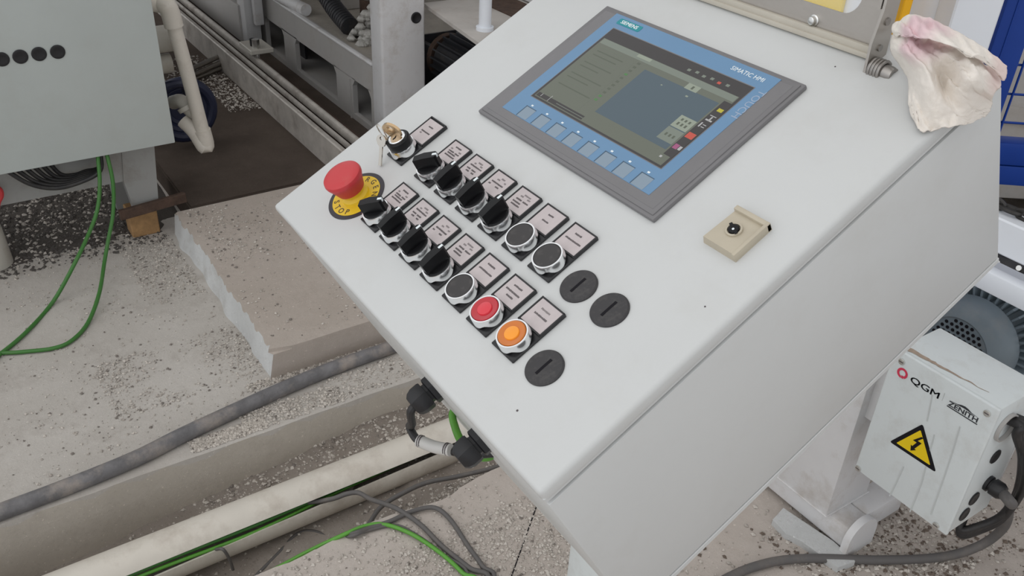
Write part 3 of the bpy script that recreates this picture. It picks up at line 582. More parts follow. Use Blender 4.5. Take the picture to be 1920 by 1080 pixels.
for RG, nv, sd_ in ((RA, 26, 0.0), (RB, 70, 3.0)):
    CP = [[(P(*on_p(x, y, h)) if h is not None else on_x(x, y, W + .010)) for x, y, h in row] for row in RG]; NR = len(RG); NC = 6; nu = 64; gr = []
    for j in range(nv + 1):
        v = j / nv * (NR - 1); row = []
        for i in range(nu + 1):
            u = i / nu * (NC - 1); p = cr([cr(CP[k], u) for k in range(NR)], v)
            edge = min(1, min(i, nu - i, j + (6 if sd_ else 0), nv - j + 1) / 5)
            r1 = abs(noise.noise(Vector((u * 1.5 - v * .55 + sd_, v * .35, 1.7)))); r2 = abs(noise.noise(Vector((u * 2.6 + v * .9, v * .5 + sd_, 4.2)))); r3 = abs(noise.noise(Vector((u * 5 - v * 2, v * 1.6, 8.2 + sd_))))
            d_ = (.22 - r1) * .0075 + (.2 - r2) * .0042 + (.2 - r3) * .0013
            p = p + nrm * d_ * (0.25 + .75 * edge); p += Vector((noise.noise(Vector((u * 3, v * 3, 9))), noise.noise(Vector((u * 3, v * 3, 11))), 0)) * .0006
            row.append(b.bm.verts.new(p))
        gr.append(row)
    for j in range(nv):
        for i in range(nu): b.bm.faces.new((gr[j][i], gr[j + 1][i], gr[j + 1][i + 1], gr[j][i + 1]))
o = obj('cleaning_rag', b, label='crumpled cream and pink cotton rag draped over the console corner', cat='rag', smooth=180)
md = o.modifiers.new('thickness', 'SOLIDIFY'); md.thickness = .0012; md.offset = 0
# pink dye blots and a painted brown-red fold shadow, in rag object space
n = RAG.node_tree.nodes; l = RAG.node_tree.links; pb = n['Principled BSDF']; src = pb.inputs['Base Color'].links[0].from_socket
tcn = next(k for k in n if k.type == 'TEX_COORD')
for px_, h_, rad, col in (((1720, 55), .06, .032, (0.74, 0.50, 0.55)), ((1765, 88), .035, .020, (0.66, 0.45, 0.42)), ((1870, 130), .02, .026, (0.78, 0.62, 0.58))):
    c_ = WM[o].inverted() @ P(*on_p(*px_, h_)); vd = n.new('ShaderNodeVectorMath'); vd.operation = 'DISTANCE'; l.new(tcn.outputs['Object'], vd.inputs[0]); vd.inputs[1].default_value = c_
    mr = n.new('ShaderNodeMapRange'); mr.interpolation_type = 'SMOOTHSTEP'; l.new(vd.outputs['Value'], mr.inputs['Value']); mr.inputs['From Min'].default_value = rad * .35; mr.inputs['From Max'].default_value = rad; mr.inputs['To Min'].default_value = .8; mr.inputs['To Max'].default_value = 0
    mx_ = n.new('ShaderNodeMix'); mx_.data_type = 'RGBA'; l.new(mr.outputs[0], mx_.inputs[0]); l.new(src, mx_.inputs[6]); mx_.inputs[7].default_value = (*col, 1); src = mx_.outputs[2]
l.new(src, pb.inputs['Base Color'])

# ================================================================== CABLES AT THE CONSOLE EDGE
def cable(name, label, pts, r, m_, cat='cable', group=None, seg=8, sub=6, parent=None):
    b = B(); b.m(m_); b.tube(pts, r, seg, sub); return obj(name, b, parent, None, label, cat, group, smooth=60)
gA = P(.2405, -.026, -.12); gB = P(.3268, -.02, -.12)
cc = empty('control_cable', gA, 'short black cable with printed marker sleeve below the upper gland', 'cable')
c1 = [gA + Vector((0, .004, .002)), P(.2405, -.031, -.124), P(.2300, -.038, -.150), P(*on_p(768, 800, -.165)), P(*on_p(782, 824, -.165))]
cend = [P(*on_p(782, 824, -.165)), P(*on_p(812, 836, -.166)), P(*on_p(846, 846, -.17)), P(*on_p(885, 852, -.175)), P(*on_p(925, 850, -.18))]
b = B(); b.m(CABLE); b.tube(c1 + cend[1:], .0042, 10, 6); obj('sheath', b, cc)
b = B(); b.m(mat('marker_sleeve', (0.52, 0.51, 0.49), 0.4)); s0 = P(*on_p(784, 826, -.163)); s1 = P(*on_p(845, 844, -.166)); b.tube([s0, (s0 + s1) / 2 + Vector((0, 0, -.002)), s1], .0062, 12, 5); b.m(INK)
for k in (.06, .12, .86, .92): q0 = s0.lerp(s1, k); b.tube([q0 - (s1 - s0) * .012, q0, q0 + (s1 - s0) * .012], .0064, 12, 1)
obj('marker_sleeve', b, cc)
cable('green_cable', 'short bright green cable behind the lower gland', [P(*on_p(866, 752, -.19)), P(*on_p(849, 775, -.19)), P(*on_p(853, 800, -.19)), P(*on_p(864, 826, -.19)), P(*on_p(885, 852, -.20)), P(*on_p(912, 858, -.21)), P(*on_p(930, 850, -.22))], .0042, GREENB)

# ================================================================== FLOOR CONDUIT AND CABLE DUCT
b = B(); b.m(COND); cpx = [(-120, 1005), (0, 960), (120, 915), (250, 862), (340, 817), (430, 775), (515, 736), (600, 700), (680, 670), (745, 646), (830, 600)]
b.tube([Vector((-.83, -1.9, .016)), Vector((-.815, -1.2, .016)), Vector((-.82, -.8, .016))] + [on_z(x, y, .016) for x, y in cpx] + [Vector((-.93, 1.2, .016)), Vector((-.92, 1.9, .016))], .0185, 14, 5); obj('floor_conduit', b, None, None, 'dusty grey rubber conduit along the trench edge', 'conduit', smooth=60)
duct = empty('cable_duct', (-.615, .2, -.13), 'white slit plastic pipe carrying cables in the trench', 'duct')
DR = .055; DX = -.618; DZ = -.083
def duct_arc(a0, a1, y0, y1, r=DR, th=.005, gap0=0.0, gap1=0.0, side=1, nseg=16, ny=24, roll=0):
    b = B(); b.m(PVC); rows = []
    for j in range(ny + 1):
        t = j / ny; y = y0 + (y1 - y0) * t; row = []
        for k in range(nseg + 1):
            g_ = gap0 + (gap1 - gap0) * min(1, max(0, (y + .45) / 1.0))
            e0, e1 = (a0, a1 - g_) if side > 0 else (a0 + g_, a1)
            a = R(e0 + (e1 - e0) * k / nseg); row.append((DX + r * math.cos(a), DZ + r * math.sin(a), DX + (r - th) * math.cos(a), DZ + (r - th) * math.sin(a)))
        rows.append(([b.bm.verts.new((p[0], y, p[1])) for p in row], [b.bm.verts.new((p[2], y, p[3])) for p in row]))
    for j in range(ny):
        o0, i0 = rows[j]; o1, i1 = rows[j + 1]
        for k in range(nseg):
            b.bm.faces.new((o0[k], o0[k + 1], o1[k + 1], o1[k])); b.bm.faces.new((i0[k], i1[k], i1[k + 1], i0[k + 1]))
        for k in (0, nseg): b.bm.faces.new((o0[k], o1[k], i1[k], i0[k]))
    for o0, i0 in (rows[0], rows[-1]):
        for k in range(nseg): b.bm.faces.new((o0[k], i0[k], i0[k + 1], o0[k + 1]))
    return b
obj('upper_shell', duct_arc(38, 230, -.9, 2.2, gap0=0, side=-1), duct)
obj('lower_lip', duct_arc(-128, 34, -.9, 2.2, gap0=30, gap1=8, side=1), duct)
for m_, nm, lab, r_, off in ((BLUEC, 'blue_cable', 'blue cable lying in the slit of the white duct', .004, (.034, .029)), (CABLE, 'black_cable', 'black cable lying in the slit of the white duct', .005, (.020, .026)), (GREEN, 'green_cable', 'green cable lying in the slit of the white duct', .0045, (.038, .023)), (GREENB, 'green_cable', 'bright green cable nearest the lower lip of the white duct', .004, (.043, .013))):
    cable(nm, lab, [(DX + off[0] * (1 if k < 5 else .35) + .003 * math.sin(k * 1.7 + off[0] * 300), -.88 + .24 * k, DZ + off[1] * (1 if k < 5 else .35) + .002 * math.cos(k * 2.1)) for k in range(12)], r_, m_, 'cable', 'cables inside the duct')
# cables crossing out of the trench
def zt(y): return -0.10
cable('dark_cable', 'dark cable coming out from under the console and dropping into the trench', [on_z(1010, 850, -.05), on_z(930, 876, -.06), on_z(860, 893, -.07), on_z(800, 905, -.07), on_z(755, 925, -.07), on_z(715, 950, -.08), on_z(690, 985, -.08), on_z(665, 1020, -.11), on_z(640, 1035, -.13)], .0055, CABG)
cable('dark_cable', 'dark cable bending out of the duct slit over its lip', [on_z(560, 945, -.075), on_z(620, 936, -.055), on_z(650, 926, -.035), on_z(672, 924, -.03), on_z(695, 936, -.025), on_z(722, 945, -.008), on_z(750, 957, .008), on_z(790, 985, .008), on_z(830, 1025, .006), on_z(880, 1065, .006), on_z(915, 1095, .006), Vector((-.02, .20, .006)), Vector((.05, -.15, .006)), Vector((.0, -.6, .006))], .0055, CABG)
cable('grey_cable', 'grey cable looping over the edge of the pale floor', [on_z(570, 1062, -.125), on_z(600, 1030, -.10), on_z(634, 1009, -.035), on_z(664, 1000, .012), on_z(692, 990, .008), on_z(730, 978, .008), on_z(775, 958, .008), on_z(815, 952, .010), on_z(845, 975, .008), on_z(875, 1020, .006), on_z(905, 1062, .006), on_z(925, 1095, .006), Vector((.00, .22, .006)), Vector((.08, -.12, .006)), Vector((.05, -.6, .006))], .0050, CABG)
cable('grey_cable', 'thin grey cable running beside the green cable on the pale floor', [on_z(545, 1055, -.125), on_z(585, 1032, -.10), on_z(628, 1013, -.04), on_z(662, 1004, .012), on_z(692, 994, .006), on_z(740, 985, .006), on_z(780, 1003, .006), on_z(830, 1040, .006), on_z(875, 1090, .006), Vector((-.07, .16, .006)), Vector((.01, -.2, .006)), Vector((-.05, -.6, .006))], .0038, CABG)
cable('green_cable', 'long bright green cable crossing the trench in front', [Vector((-.50, -.9, -.12)), Vector((-.52, -.4, -.10)), on_z(420, 1110, -.06), on_z(500, 1075, -.05), on_z(580, 1033, -.020), on_z(650, 1000, .008), on_z(690, 985, .010), on_z(725, 984, .008), on_z(775, 1003, .008), on_z(830, 1040, .008), on_z(868, 1075, .008), on_z(890, 1100, .008), Vector((-.05, .18, .006)), Vector((.03, -.18, .006)), Vector((-.02, -.6, .006))], .0045, GREENB)
cable('dark_cable', 'dark cable curling on the trench floor under the duct', [on_z(470, 1090, -.15), on_z(520, 1040, -.145), on_z(560, 1000, -.14), on_z(600, 1000, -.14), on_z(630, 1030, -.145), on_z(600, 1075, -.15)], .0045, CABG)
cable('cable_tie', 'grey strap hanging over the duct lip', [on_z(405, 1030, -.070), on_z(418, 1030, -.055), on_z(430, 1048, -.09), on_z(437, 1068, -.13)], .0035, CABG, 'strap')

# ================================================================== LEFT CABINET
cab = empty('switch_cabinet', (-1.98, -.2, 0), 'large grey green switch cabinet on low legs at the left edge', 'cabinet')
CXF = -1.75
b = B(); b.m(PAINT2); b.box(-2.15, CXF, -.95, .308, .341, 1.75, .003, 2); obj('body', b, cab)
b = B(); b.m(mat('shade_darkened_leg_paint', (0.33, 0.33, 0.32), 0.55, dirt=(0.20, 0.17, 0.14), damt=0.6, dscale=9)); lx = -1.845  # leg colour darkened to carry the shade under the cabinet
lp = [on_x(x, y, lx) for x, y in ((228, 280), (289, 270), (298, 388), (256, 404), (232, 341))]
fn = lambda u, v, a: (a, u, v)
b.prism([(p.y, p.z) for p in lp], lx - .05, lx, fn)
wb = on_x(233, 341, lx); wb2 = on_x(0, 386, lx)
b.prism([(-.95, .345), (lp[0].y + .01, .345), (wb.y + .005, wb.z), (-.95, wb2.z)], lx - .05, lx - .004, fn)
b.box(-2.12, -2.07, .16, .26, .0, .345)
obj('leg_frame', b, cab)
for k, (x_, y_) in enumerate(((108, 97), (73, 101), (38, 106), (3, 111), (-32, 116))):
    p = on_x(x_, y_, CXF); b = B(); b.m(BLACKP); b.lathe([(0, .0), (.0170, .0), (.0185, .001), (.0185, .0022), (.0155, .0030), (.011, .0022), (.0, .0022)], 32, Matrix.Translation(p) @ Matrix.Rotation(R(90), 4, 'Y')); obj('hole_plug', b, cab)
b = B(); b.m(WOOD); pw = on_z(270, 440); b.box(pw.x - .06, pw.x + .010, pw.y - .035, pw.y + .050, 0, lp[3].z + .004 if lp[3].z > .03 else .05, .003, 1); obj('wood_block', b, None, None, 'small orange pine block under the cabinet leg', 'block')
b = B(); b.m(RUST); q0 = on_x(224, 404, -1.815); q1 = on_x(348, 369, -1.835); dr = (q1 - q0).normalized()
A = Matrix.Translation(q0) @ Matrix((dr, Vector((0, 0, 1)).cross(dr).normalized(), dr.cross(Vector((0, 0, 1)).cross(dr).normalized()))).transposed().to_4x4()
b.box(0, (q1 - q0).length, -.008, .008, -.016, .016, .002, 1, M=A); obj('steel_bar', b, None, None, 'rusty flat steel bar lying against the cabinet leg', 'bar')
for k in range(6):
    t = k / 5; pts = [(12 + 75 * t, 330 - 14 * t), (56 + 55 * t, 345 - 20 * t), (103 + 35 * t, 353 - 25 * t), (150 + 10 * t, 342 - 21 * t), (188, 320 - 9 * t)]
    X_ = -1.765 - .012 * k; pp = [on_x(x, y, X_) for x, y in pts]; pp[0].z = .348; pp = pp + [Vector((pp[-1].x - .01, pp[-1].y + .012, .35))]
    cable('black_cable', 'black cable sagging in the bundle below the left cabinet', pp, .0062, CABLE, 'cable', 'cables sagging under the cabinet')
cable('green_wire', 'left green wire hanging from the cabinet and running to the floor', [on_x(183, 285, -1.77), on_x(184, 300, -1.76), on_x(187, 340, -1.745), on_x(184, 385, -1.73), on_x(172, 425, -1.70), on_x(142, 490, -1.62), on_z(100, 565, .010), on_z(50, 622, .007), on_z(0, 664, .007), on_z(-40, 690, .007), Vector((-1.32, -.62, .007)), Vector((-1.42, -1.1, .007))], .0055, GREEN, 'wire')
cable('green_wire', 'right green wire hanging from the cabinet and curving over the floor', [on_x(198, 285, -1.77), on_x(203, 300, -1.76), on_x(212, 345, -1.745), on_x(212, 400, -1.73), on_x(203, 450, -1.70), on_x(196, 490, -1.66), on_z(186, 550, .03), on_z(165, 605, .008), on_z(135, 638, .007), on_z(100, 653, .007), on_z(40, 660, .007), on_z(-40, 668, .007), Vector((-1.46, -.62, .007)), Vector((-1.55, -1.1, .007))], .0055, GREEN, 'wire')
b = B(); b.m(RED); b.tube([on_x(-25, 350, -1.83), on_x(-4, 354, -1.82), on_x(1, 366, -1.82), on_x(-5, 380, -1.82), on_x(-8, 400, -1.83)], .009, 10, 5); obj('red_handle', b, cab, label='red grip')
b = B(); b.m(PVC2); q0 = on_z(-150, 470, .05); q1 = on_z(18, 470, .05); A = Matrix.Translation((-1.86, -.30, 0)) @ Matrix.Rotation(R(-18), 4, 'Z')
bs = on_z(0, 508, 0); b.lathe([(0, 0), (.052, 0), (.056, .004), (.050, .12), (.042, .145), (.030, .15), (0, .15)], 28, Matrix.Translation((bs.x - .045, bs.y - .012, 0))); obj('plastic_pipe_stub', b, None, None, 'dusty beige pipe stub standing on the floor at the left edge', 'pipe')
# white water pipe beside the cabinet
wp = empty('water_pipe', on_x(386, 270, -1.9), 'white plastic water pipe with elbows beside the cabinet', 'pipe'); X_ = -1.90
pt_ = on_x(322, 34, X_); pm_ = on_x(352, 140, X_); pb_ = on_x(384, 262, X_)
b = B(); b.m(PVC); b.tube([pt_, pm_, pb_], .0215, 18, 5); obj('pipe_run', b, wp)
pl_ = on_x(298, 6, X_ - .02); b = B(); b.m(PVC); b.tube([pl_ + Vector((0, -.05, .02)), pl_, on_x(310, 8, X_), pt_ + (pt_ - pm_).normalized() * .02, pt_ - (pt_ - pm_).normalized() * .025], .0275, 18, 5); obj('elbow', b, wp)
b = B(); b.m(PVC); u_ = (pb_ - pm_).normalized(); b.tube([pb_ - u_ * .035, pb_ + u_ * .012, pb_ + u_ * .020 + Vector((0, -.006, 0)), on_x(366, 246, X_ - .02), on_x(345, 225, X_ - .05)], lambda t: .026, 18, 5); b.lathe([(.0, -.024), (.014, -.021), (.022, -.013), (.0262, 0), (.0262, .012), (.0, .012)], 20, Matrix.Translation(pb_ + u_ * .012) @ (-u_).to_track_quat('Z', 'Y').to_matrix().to_4x4()); obj('elbow', b, wp)
b = B(); b.m(PVC2); b.tube([on_x(372, 214, X_ - .015), on_x(356, 205, X_ - .03), on_x(340, 190, X_ - .06), on_x(325, 192, X_ - .12)], .022, 16, 5); b.tube([on_x(352, 205, X_ - .03), on_x(347, 198, X_ - .035)], .028, 16, 3); obj('branch', b, wp)
b = B(); b.m(PVC2); p = on_x(313, 72, -2.0); b.cyl(p + Vector((0, -.16, 0)), p + Vector((0, .012, 0)), .040, seg=24); p = on_x(318, 118, -2.0); b.cyl(p + Vector((0, -.16, 0)), p + Vector((0, .004, 0)), .030, seg=24); obj('coupling', b, wp)
b = B(); b.m(HOSE); pc = on_x(344, 206, -2.30); pc.z = max(pc.z, .078 + .120)
for k, rad in enumerate((.100, .078, .056)):
    b.tube([pc + Vector((-.012 * k, rad * math.cos(a), rad * math.sin(a))) for a in [i * math.pi / 8 for i in range(16)]], .020, 10, 2, True)
b.cyl(pc + Vector((-.05, 0, 0)), pc + Vector((-.012, 0, 0)), .085, seg=28)
obj('hose_coil', b, None, None, 'dark navy hose coil behind the white water pipe', 'hose')
b = B(); b.m(HOSE); b.tube([on_x(300, 165, -2.0), on_x(325, 158, -2.0), on_x(345, 160, -2.04), on_x(352, 178, -2.06)], .014, 10, 5); obj('hose_tail', b, wp)
LUMP = mat('splashed_cement', (0.50, 0.485, 0.455), 0.95, var=0.15, vscale=30, bump=0.4, bscale=80)
b = B(); b.m(DARK); b.box(-3.6, -2.75, -.5, .30, .0, .80); obj('dark_backing', b, None, None, 'dark box added to darken the gap behind the left cabinet', 'machine')  # dark box added for the darkness behind the pipes
for k, (a_, c_, lab) in enumerate((((352, 133), (432, 96), 'upper steel rod leaning below the rails'), ((358, 142), (436, 108), 'middle steel rod leaning below the rails'), ((345, 155), (428, 122), 'lowest steel rod lying below the rails'))):
    b = B(); b.m(STEELD); b.cyl(on_z(*a_, .095 + .02 * (2 - k)), on_z(*c_, .092 + .02 * (2 - k)), .011, seg=10); obj('steel_rod', b, None, None, lab, 'rod')

# ================================================================== RAILS AND PRODUCTION MACHINE
def rail(name, lab, prof, m_):
    b = B(); b.m(m_); b.prism(prof, -6.5, -1.2, lambda u, v, a: (a, u, v)); return obj(name, b, None, None, lab, 'rail')
rail('flat_rail', 'wide dusty flat rail nearest the cabinet', [(.846, .079), (.856, .079), (.856, .180), (.864, .183), (.864, .190), (.850, .191), (.846, .187)], RAILM)
r2 = rail('guide_rail', 'narrow bright rail in the middle of the three', [(.887, .172), (.899, .172), (.899, .185), (.896, .190), (.890, .190), (.887, .185)], RAILM)
b = B(); b.m(RUST); b.box(-6.5, -1.2, .891, .895, .0795, .173); obj('rail_web', b, r2)
r3 = rail('guide_rail', 'rounded rail nearest the machine frame', [(.928, .162), (.954, .162), (.954, .178), (.950, .186), (.941, .190), (.932, .186), (.928, .178)], RAILM)
b = B(); b.m(RUST); b.box(-6.5, -1.2, .936, .944, .0795, .164); obj('rail_web', b, r3)
b = B(); b.m(RUST); b.box(-6.5, -1.2, .857, 1.05, .0785, .092)
for k in range(9): b.box(-2.0 - .45 * k, -1.94 - .45 * k, .897, .917, .09, .13)
obj('rail_bed', b, None, None, 'rusty brown bed plate under the three rails', 'plate')
mach = empty('block_machine', (-2.5, 1.5, .078), 'dusty grey machine frame with cut out side plate and column', 'machine')
MY = 1.12; th = .02; fy = lambda u, v, a: (u, a, v)
def mx(x): return CAM.x - (CAM.x - x) * .9458
def mz(z): return CAM.z - (CAM.z - z) * .9458
def mp(pts): return [(mx(u), mz(v)) for u, v in pts]
G0 = .078; GZ = (G0 - CAM.z * (1 - .9458)) / .9458
b = B(); b.m(MACH)
b.prism(mp([(-5.0, .185), (-3.19, .172), (-2.26, .176), (-2.26, .292), (-5.0, .305)]), MY, MY + th, fy)
def rib(x0, x1, z0=GZ + .0262, z1=.176): b.prism(mp([(x0, z0), (x1, z0), (x1, z1), (x0, z1)]), MY, MY + th, fy)
rib(-3.60, -3.44); rib(-3.20, -3.065); rib(-2.615, -2.455); rib(-2.285, -2.24)
for (x, s_) in ((-3.20, -1), (-2.615, -1), (-2.285, -1), (-3.44, 1), (-3.065, 1), (-2.455, 1)):
    b.prism(mp([(x, .178), (x + s_ * .026, .178), (x, .145)][::(1 if s_ < 0 else -1)]), MY, MY + th, fy)
b.prism(mp([(-5.0, GZ), (-2.2, GZ), (-2.2, GZ + .026), (-5.0, GZ + .026)]), MY, MY + th, fy)
b.prism(mp([(-2.478, GZ), (-2.470, GZ), (-2.470, .17), (-2.478, .17)]), MY - .006, MY, fy)
obj('side_plate', b, mach)
b = B(); b.m(WHITE); b.box(mx(-5.0), mx(-2.26), MY - .006, MY + .012, mz(.286), mz(.297), .003, 2); obj('top_flange', b, mach)
cxr = mx(-2.166)
b = B(); b.m(WHITE); b.box(mx(-2.262), cxr, MY - .004, MY + .172, G0, 1.25, .010, 3); cl = obj('column', b, mach)
p = on_x(780, 33, cxr); b = B(); b.m(BLACKP); b.lathe([(0, .002), (.012, .002), (.016, .004), (.020, .003), (.020, 0)], 28, Matrix.Translation(p) @ Matrix.Rotation(R(90), 4, 'Y')); obj('hole_plug', b, mach)
DZT = mz(.282)
b = B(); b.m(DUSTTOP); b.box(mx(-5.0), mx(-2.26), MY + .012, 1.30, DZT - .016, DZT); b.box(mx(-5.0), mx(-2.55), 1.30, 2.4, DZT - .016, DZT); obj('dusty_deck', b, mach)
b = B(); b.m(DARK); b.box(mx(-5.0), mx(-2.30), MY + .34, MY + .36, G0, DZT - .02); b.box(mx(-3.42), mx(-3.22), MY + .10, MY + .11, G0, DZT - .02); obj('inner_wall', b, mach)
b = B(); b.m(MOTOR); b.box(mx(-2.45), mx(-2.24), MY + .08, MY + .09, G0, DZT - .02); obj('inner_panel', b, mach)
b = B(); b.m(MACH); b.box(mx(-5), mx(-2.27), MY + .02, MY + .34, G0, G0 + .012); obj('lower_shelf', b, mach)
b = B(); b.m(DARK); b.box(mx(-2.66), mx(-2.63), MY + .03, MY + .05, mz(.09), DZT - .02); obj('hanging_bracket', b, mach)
b = B(); b.m(DARK); b.box(mx(-2.54), -1.55, 1.74, 1.76, .078, .54); b.box(mx(-2.545), mx(-2.54), 1.30, 1.74, .078, DZT); obj('dark_backdrop', b, mach)  # dark sheets added to darken the gap right of the column
b = B(); b.m(MACH); b.box(-6.4, -2.15, .45, 2.4, 1.10, 1.16); obj('unseen_shade_platform', b, mach)  # unseen platform added overhead to shade the rails and rear slab
pq = on_y(478, 40, 1.08); b = B(); b.m(WHITE); b.box(pq.x - .075, pq.x + .02, 1.03, 1.10, G0, 1.10, .006, 2); b.box(pq.x + .035, pq.x + .07, 1.06, 1.10, .22, 1.10, .004, 2); obj('guide_column', b, mach)
pz = on_z(478, 88, .225); b = B(); b.m(PVC2); b.box(pz.x - .10, pz.x + .045, pz.y - .035, pz.y + .065, .205, .225, .003, 1); b.m(ZINC); b.cyl((pz.x + .02, pz.y, .10), (pz.x + .02, pz.y, .205), .009, seg=10); b.cyl((pz.x + .015, pz.y, .225), (pz.x + .015, pz.y, .262), .016, seg=6); b.m(BLACKP); b.cyl((pz.x - .02, pz.y, .225), (pz.x - .02, pz.y, .255), .013, seg=10); obj('bracket', b, mach)
b = B(); b.m(MACH); b.box(-6.2, pq.x - .04, 1.02, 1.06, .12, .29, .004, 2); obj('outer_beam', b, mach)
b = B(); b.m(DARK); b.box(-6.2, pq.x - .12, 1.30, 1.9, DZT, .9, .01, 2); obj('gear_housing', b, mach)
# things on the dusty deck
q = on_z(682, 80, DZT); b = B(); b.m(LUMP); b.mi = 0
for k in range(70):
    r_ = random.uniform(.010, .026); a = random.random() * 6.28; d_ = random.random() ** .6 * .085; hh = max(.0, .16 - d_ * 1.9) * random.random()
    b.lathe([(0, -r_ * .6), (r_ * .8, -r_ * .3), (r_, .1 * r_), (r_ * .6, r_ * .6), (0, r_ * .75)], 7, Matrix.Translation((q.x + d_ * math.cos(a) - .02, q.y + d_ * math.sin(a) + .04, DZT + .004 + hh)))
b.m(G1); 
obj('concrete_lump', b, None, None, 'splashed lump of set concrete beside the machine column', 'concrete')
ph = [on_z(612, -8, DZT + .10), on_z(626, 14, DZT + .08), on_z(640, 32, DZT + .06), on_z(656, 50, DZT + .04)]
b = B(); b.m(DARK); b.tube(ph, .034, 14, 6)
for k in range(14):
    t = (k + .5) / 14 * 3; i = int(t); f_ = t - i; c_ = ph[i].lerp(ph[i + 1], f_); d_ = (ph[i + 1] - ph[i]).normalized(); b.cyl(c_ - d_ * .006, c_ + d_ * .006, .038, seg=14)
obj('ribbed_hose', b, None, None, 'black ribbed hose end on the dusty deck', 'hose')
q = on_z(682, 52, DZT); b = B(); b.m(STEELD); b.cyl((q.x - .01, q.y + .03, DZT), (q.x - .01, q.y + .03, 1.05), .022, seg=16); b.m(RUST); b.cyl((q.x - .01, q.y + .03, DZT + .05), (q.x - .01, q.y + .03, DZT + .11), .036, seg=16); obj('rusty_rod', b, None, None, 'upright steel rod with rusty collar beside the machine column', 'rod')
q0 = on_z(600, 18, DZT); b = B(); b.m(MACH); b.box(q0.x - .50, q0.x + .06, q0.y + .05, q0.y + .3, DZT, .52, .01, 2); obj('hopper_base', b, None, None, 'grey block at the back of the dusty deck', 'machine')
q0 = on_z(548, 12, .30); b = B(); b.m(WHITE); b.tube([on_z(500, -22, DZT + .05), on_z(530, -4, DZT + .04), on_z(556, 10, DZT + .032), on_z(574, 19, DZT + .03)], .026, 14, 5); obj('white_pipe', b, None, None, 'short white pipe lying on the dusty deck', 'pipe')
# platform to the right of the column
zp = .56; pa, pb2 = on_z(797, 8, zp), on_z(897, 80, zp); u_ = (pb2 - pa); 
pl = empty('walk_plate', (pb2.x, pb2.y, .078), 'dusty white platform plate behind the console', 'platform')
b = B(); b.m(mat('dusty_plate', (0.50, 0.47, 0.44), 0.8, var=0.1, vscale=6, dirt=(0.34, 0.27, 0.23), damt=0.6, dscale=9)); pc_, pd_ = pb2 + u_ * .6, pa - u_ * .04
b.prism([(pd_.x, pd_.y), (pc_.x, pc_.y), (pc_.x + .02, pc_.y + .62), (pd_.x + .02, pd_.y + .62)], zp - .012, zp); obj('plate', b, pl)
b = B(); b.m(MACH); b.box(pc_.x - .05, pc_.x, pc_.y + .02, pc_.y + .07, .0, zp - .012); b.box(pd_.x + .02, pd_.x + .07, pd_.y + .5, pd_.y + .55, 0, zp - .012); b.box(pc_.x - .05, pc_.x, pc_.y + .5, pc_.y + .55, 0, zp - .012); obj('support', b, pl)
q = on_z(909, 56, zp); b = B(); b.m(BRIGHT); b.cyl((q.x, q.y, zp), (q.x, q.y, zp + .9), .021, seg=20); b.cyl((q.x, q.y, zp), (q.x, q.y, zp + .012), .030, seg=20); obj('white_post', b, None, None, 'slim white round post standing on the platform plate', 'post')
q0 = on_z(900, 5, zp); q1 = on_z(960, 32, zp); b = B(); b.m(RUST); b.prism([(q0.x, q0.y), (q1.x + .1, q1.y), (q1.x + .1, q1.y + .14), (q0.x, q0.y + .14)], zp + .0005, zp + .004); obj('grate_strip', b, None, None, 'dark brown gravel strip across the platform plate', 'strip')
q0 = on_z(930, -8, zp); b = B(); b.m(WHITE); b.box(q0.x - .3, q0.x + .7, q0.y + .05, q0.y + .09, zp + .004, zp + .05, .004, 1); obj('white_bar', b, None, None, 'white bar along the back of the platform plate', 'bar')
# black motor beneath the platform
mc = on_y(862, 118, 1.50); mo = empty('drive_motor', (mc.x, mc.y, 0), 'black finned motor in the dark below the platform plate', 'motor')
b = B(); b.m(DARK); b.cyl(mc + Vector((-.06, 0, 0)), mc + Vector((.26, 0, 0)), .085, seg=28); b.box(mc.x - .02, mc.x + .2, mc.y - .07, mc.y + .07, .078, mc.z - .05); obj('body', b, mo)
FN = mat('motor_fin', (0.035, 0.037, 0.043), 0.55)
b = B(); b.m(FN); b.box(-.05, .24, -.003, .003, .080, .108); fm = b.mesh('fin')
for k in range(14): piece('fin', fm, Matrix.Translation(mc) @ Matrix.Rotation(R(-110 + 17 * k), 4, 'X'), mo)
b = B(); b.m(RUST); b.lathe([(.060, 0), (.092, .0), (.092, .03), (.060, .03), (.060, 0)], 28, Matrix.Translation(mc + Vector((-.10, 0, 0))) @ Matrix.Rotation(R(90), 4, 'Y')); b.cyl(mc + Vector((-.13, 0, 0)), mc + Vector((-.05, 0, 0)), .03, seg=14); obj('coupling', b, mo)
b = B(); b.m(DARK); b.box(pd_.x + .08, pc_.x, pc_.y + .56, pc_.y + .58, .078, zp - .013); obj('back_panel', b, pl)

# ================================================================== RIGHT: POST, JUNCTION BOX, MOTOR, FENCE
base = empty('steel_stand', (.1, 1.1, 0), 'white steel foot frame with upright post right of the console', 'frame')
b = B(); b.m(WHITE); b.box(-.02, .129, 1.055, 1.19, .072, .60, .004, 2); b.box(-.025, .132, 1.052, 1.193, .070, .074, .001, 1); obj('post', b, base)
b = B(); b.m(WHITE); b.box(-.75, .178, 1.068, 1.136, .012, .070, .006, 2); obj('foot_tube', b, base)
b = B(); b.m(WHITE); b.box(.112, .172, 1.136, 1.27, .012, .070, .006, 2); obj('foot_tube', b, base)
b = B(); b.m(WHITE); yc = 1.102; pr = [(yc - .045, .0), (yc + .045, .0)] + [(yc + .045 * math.cos(a), .045 + .045 * math.sin(a)) for a in [math.pi * k / 12 for k in range(13)]]
b.prism(pr, .178, .194, lambda u, v, a: (a, u, v)); obj('end_plate', b, base)
jb = empty('junction_box', (.285, 1.06, .28), 'pale grey electrical junction box with yellow warning triangle', 'box')
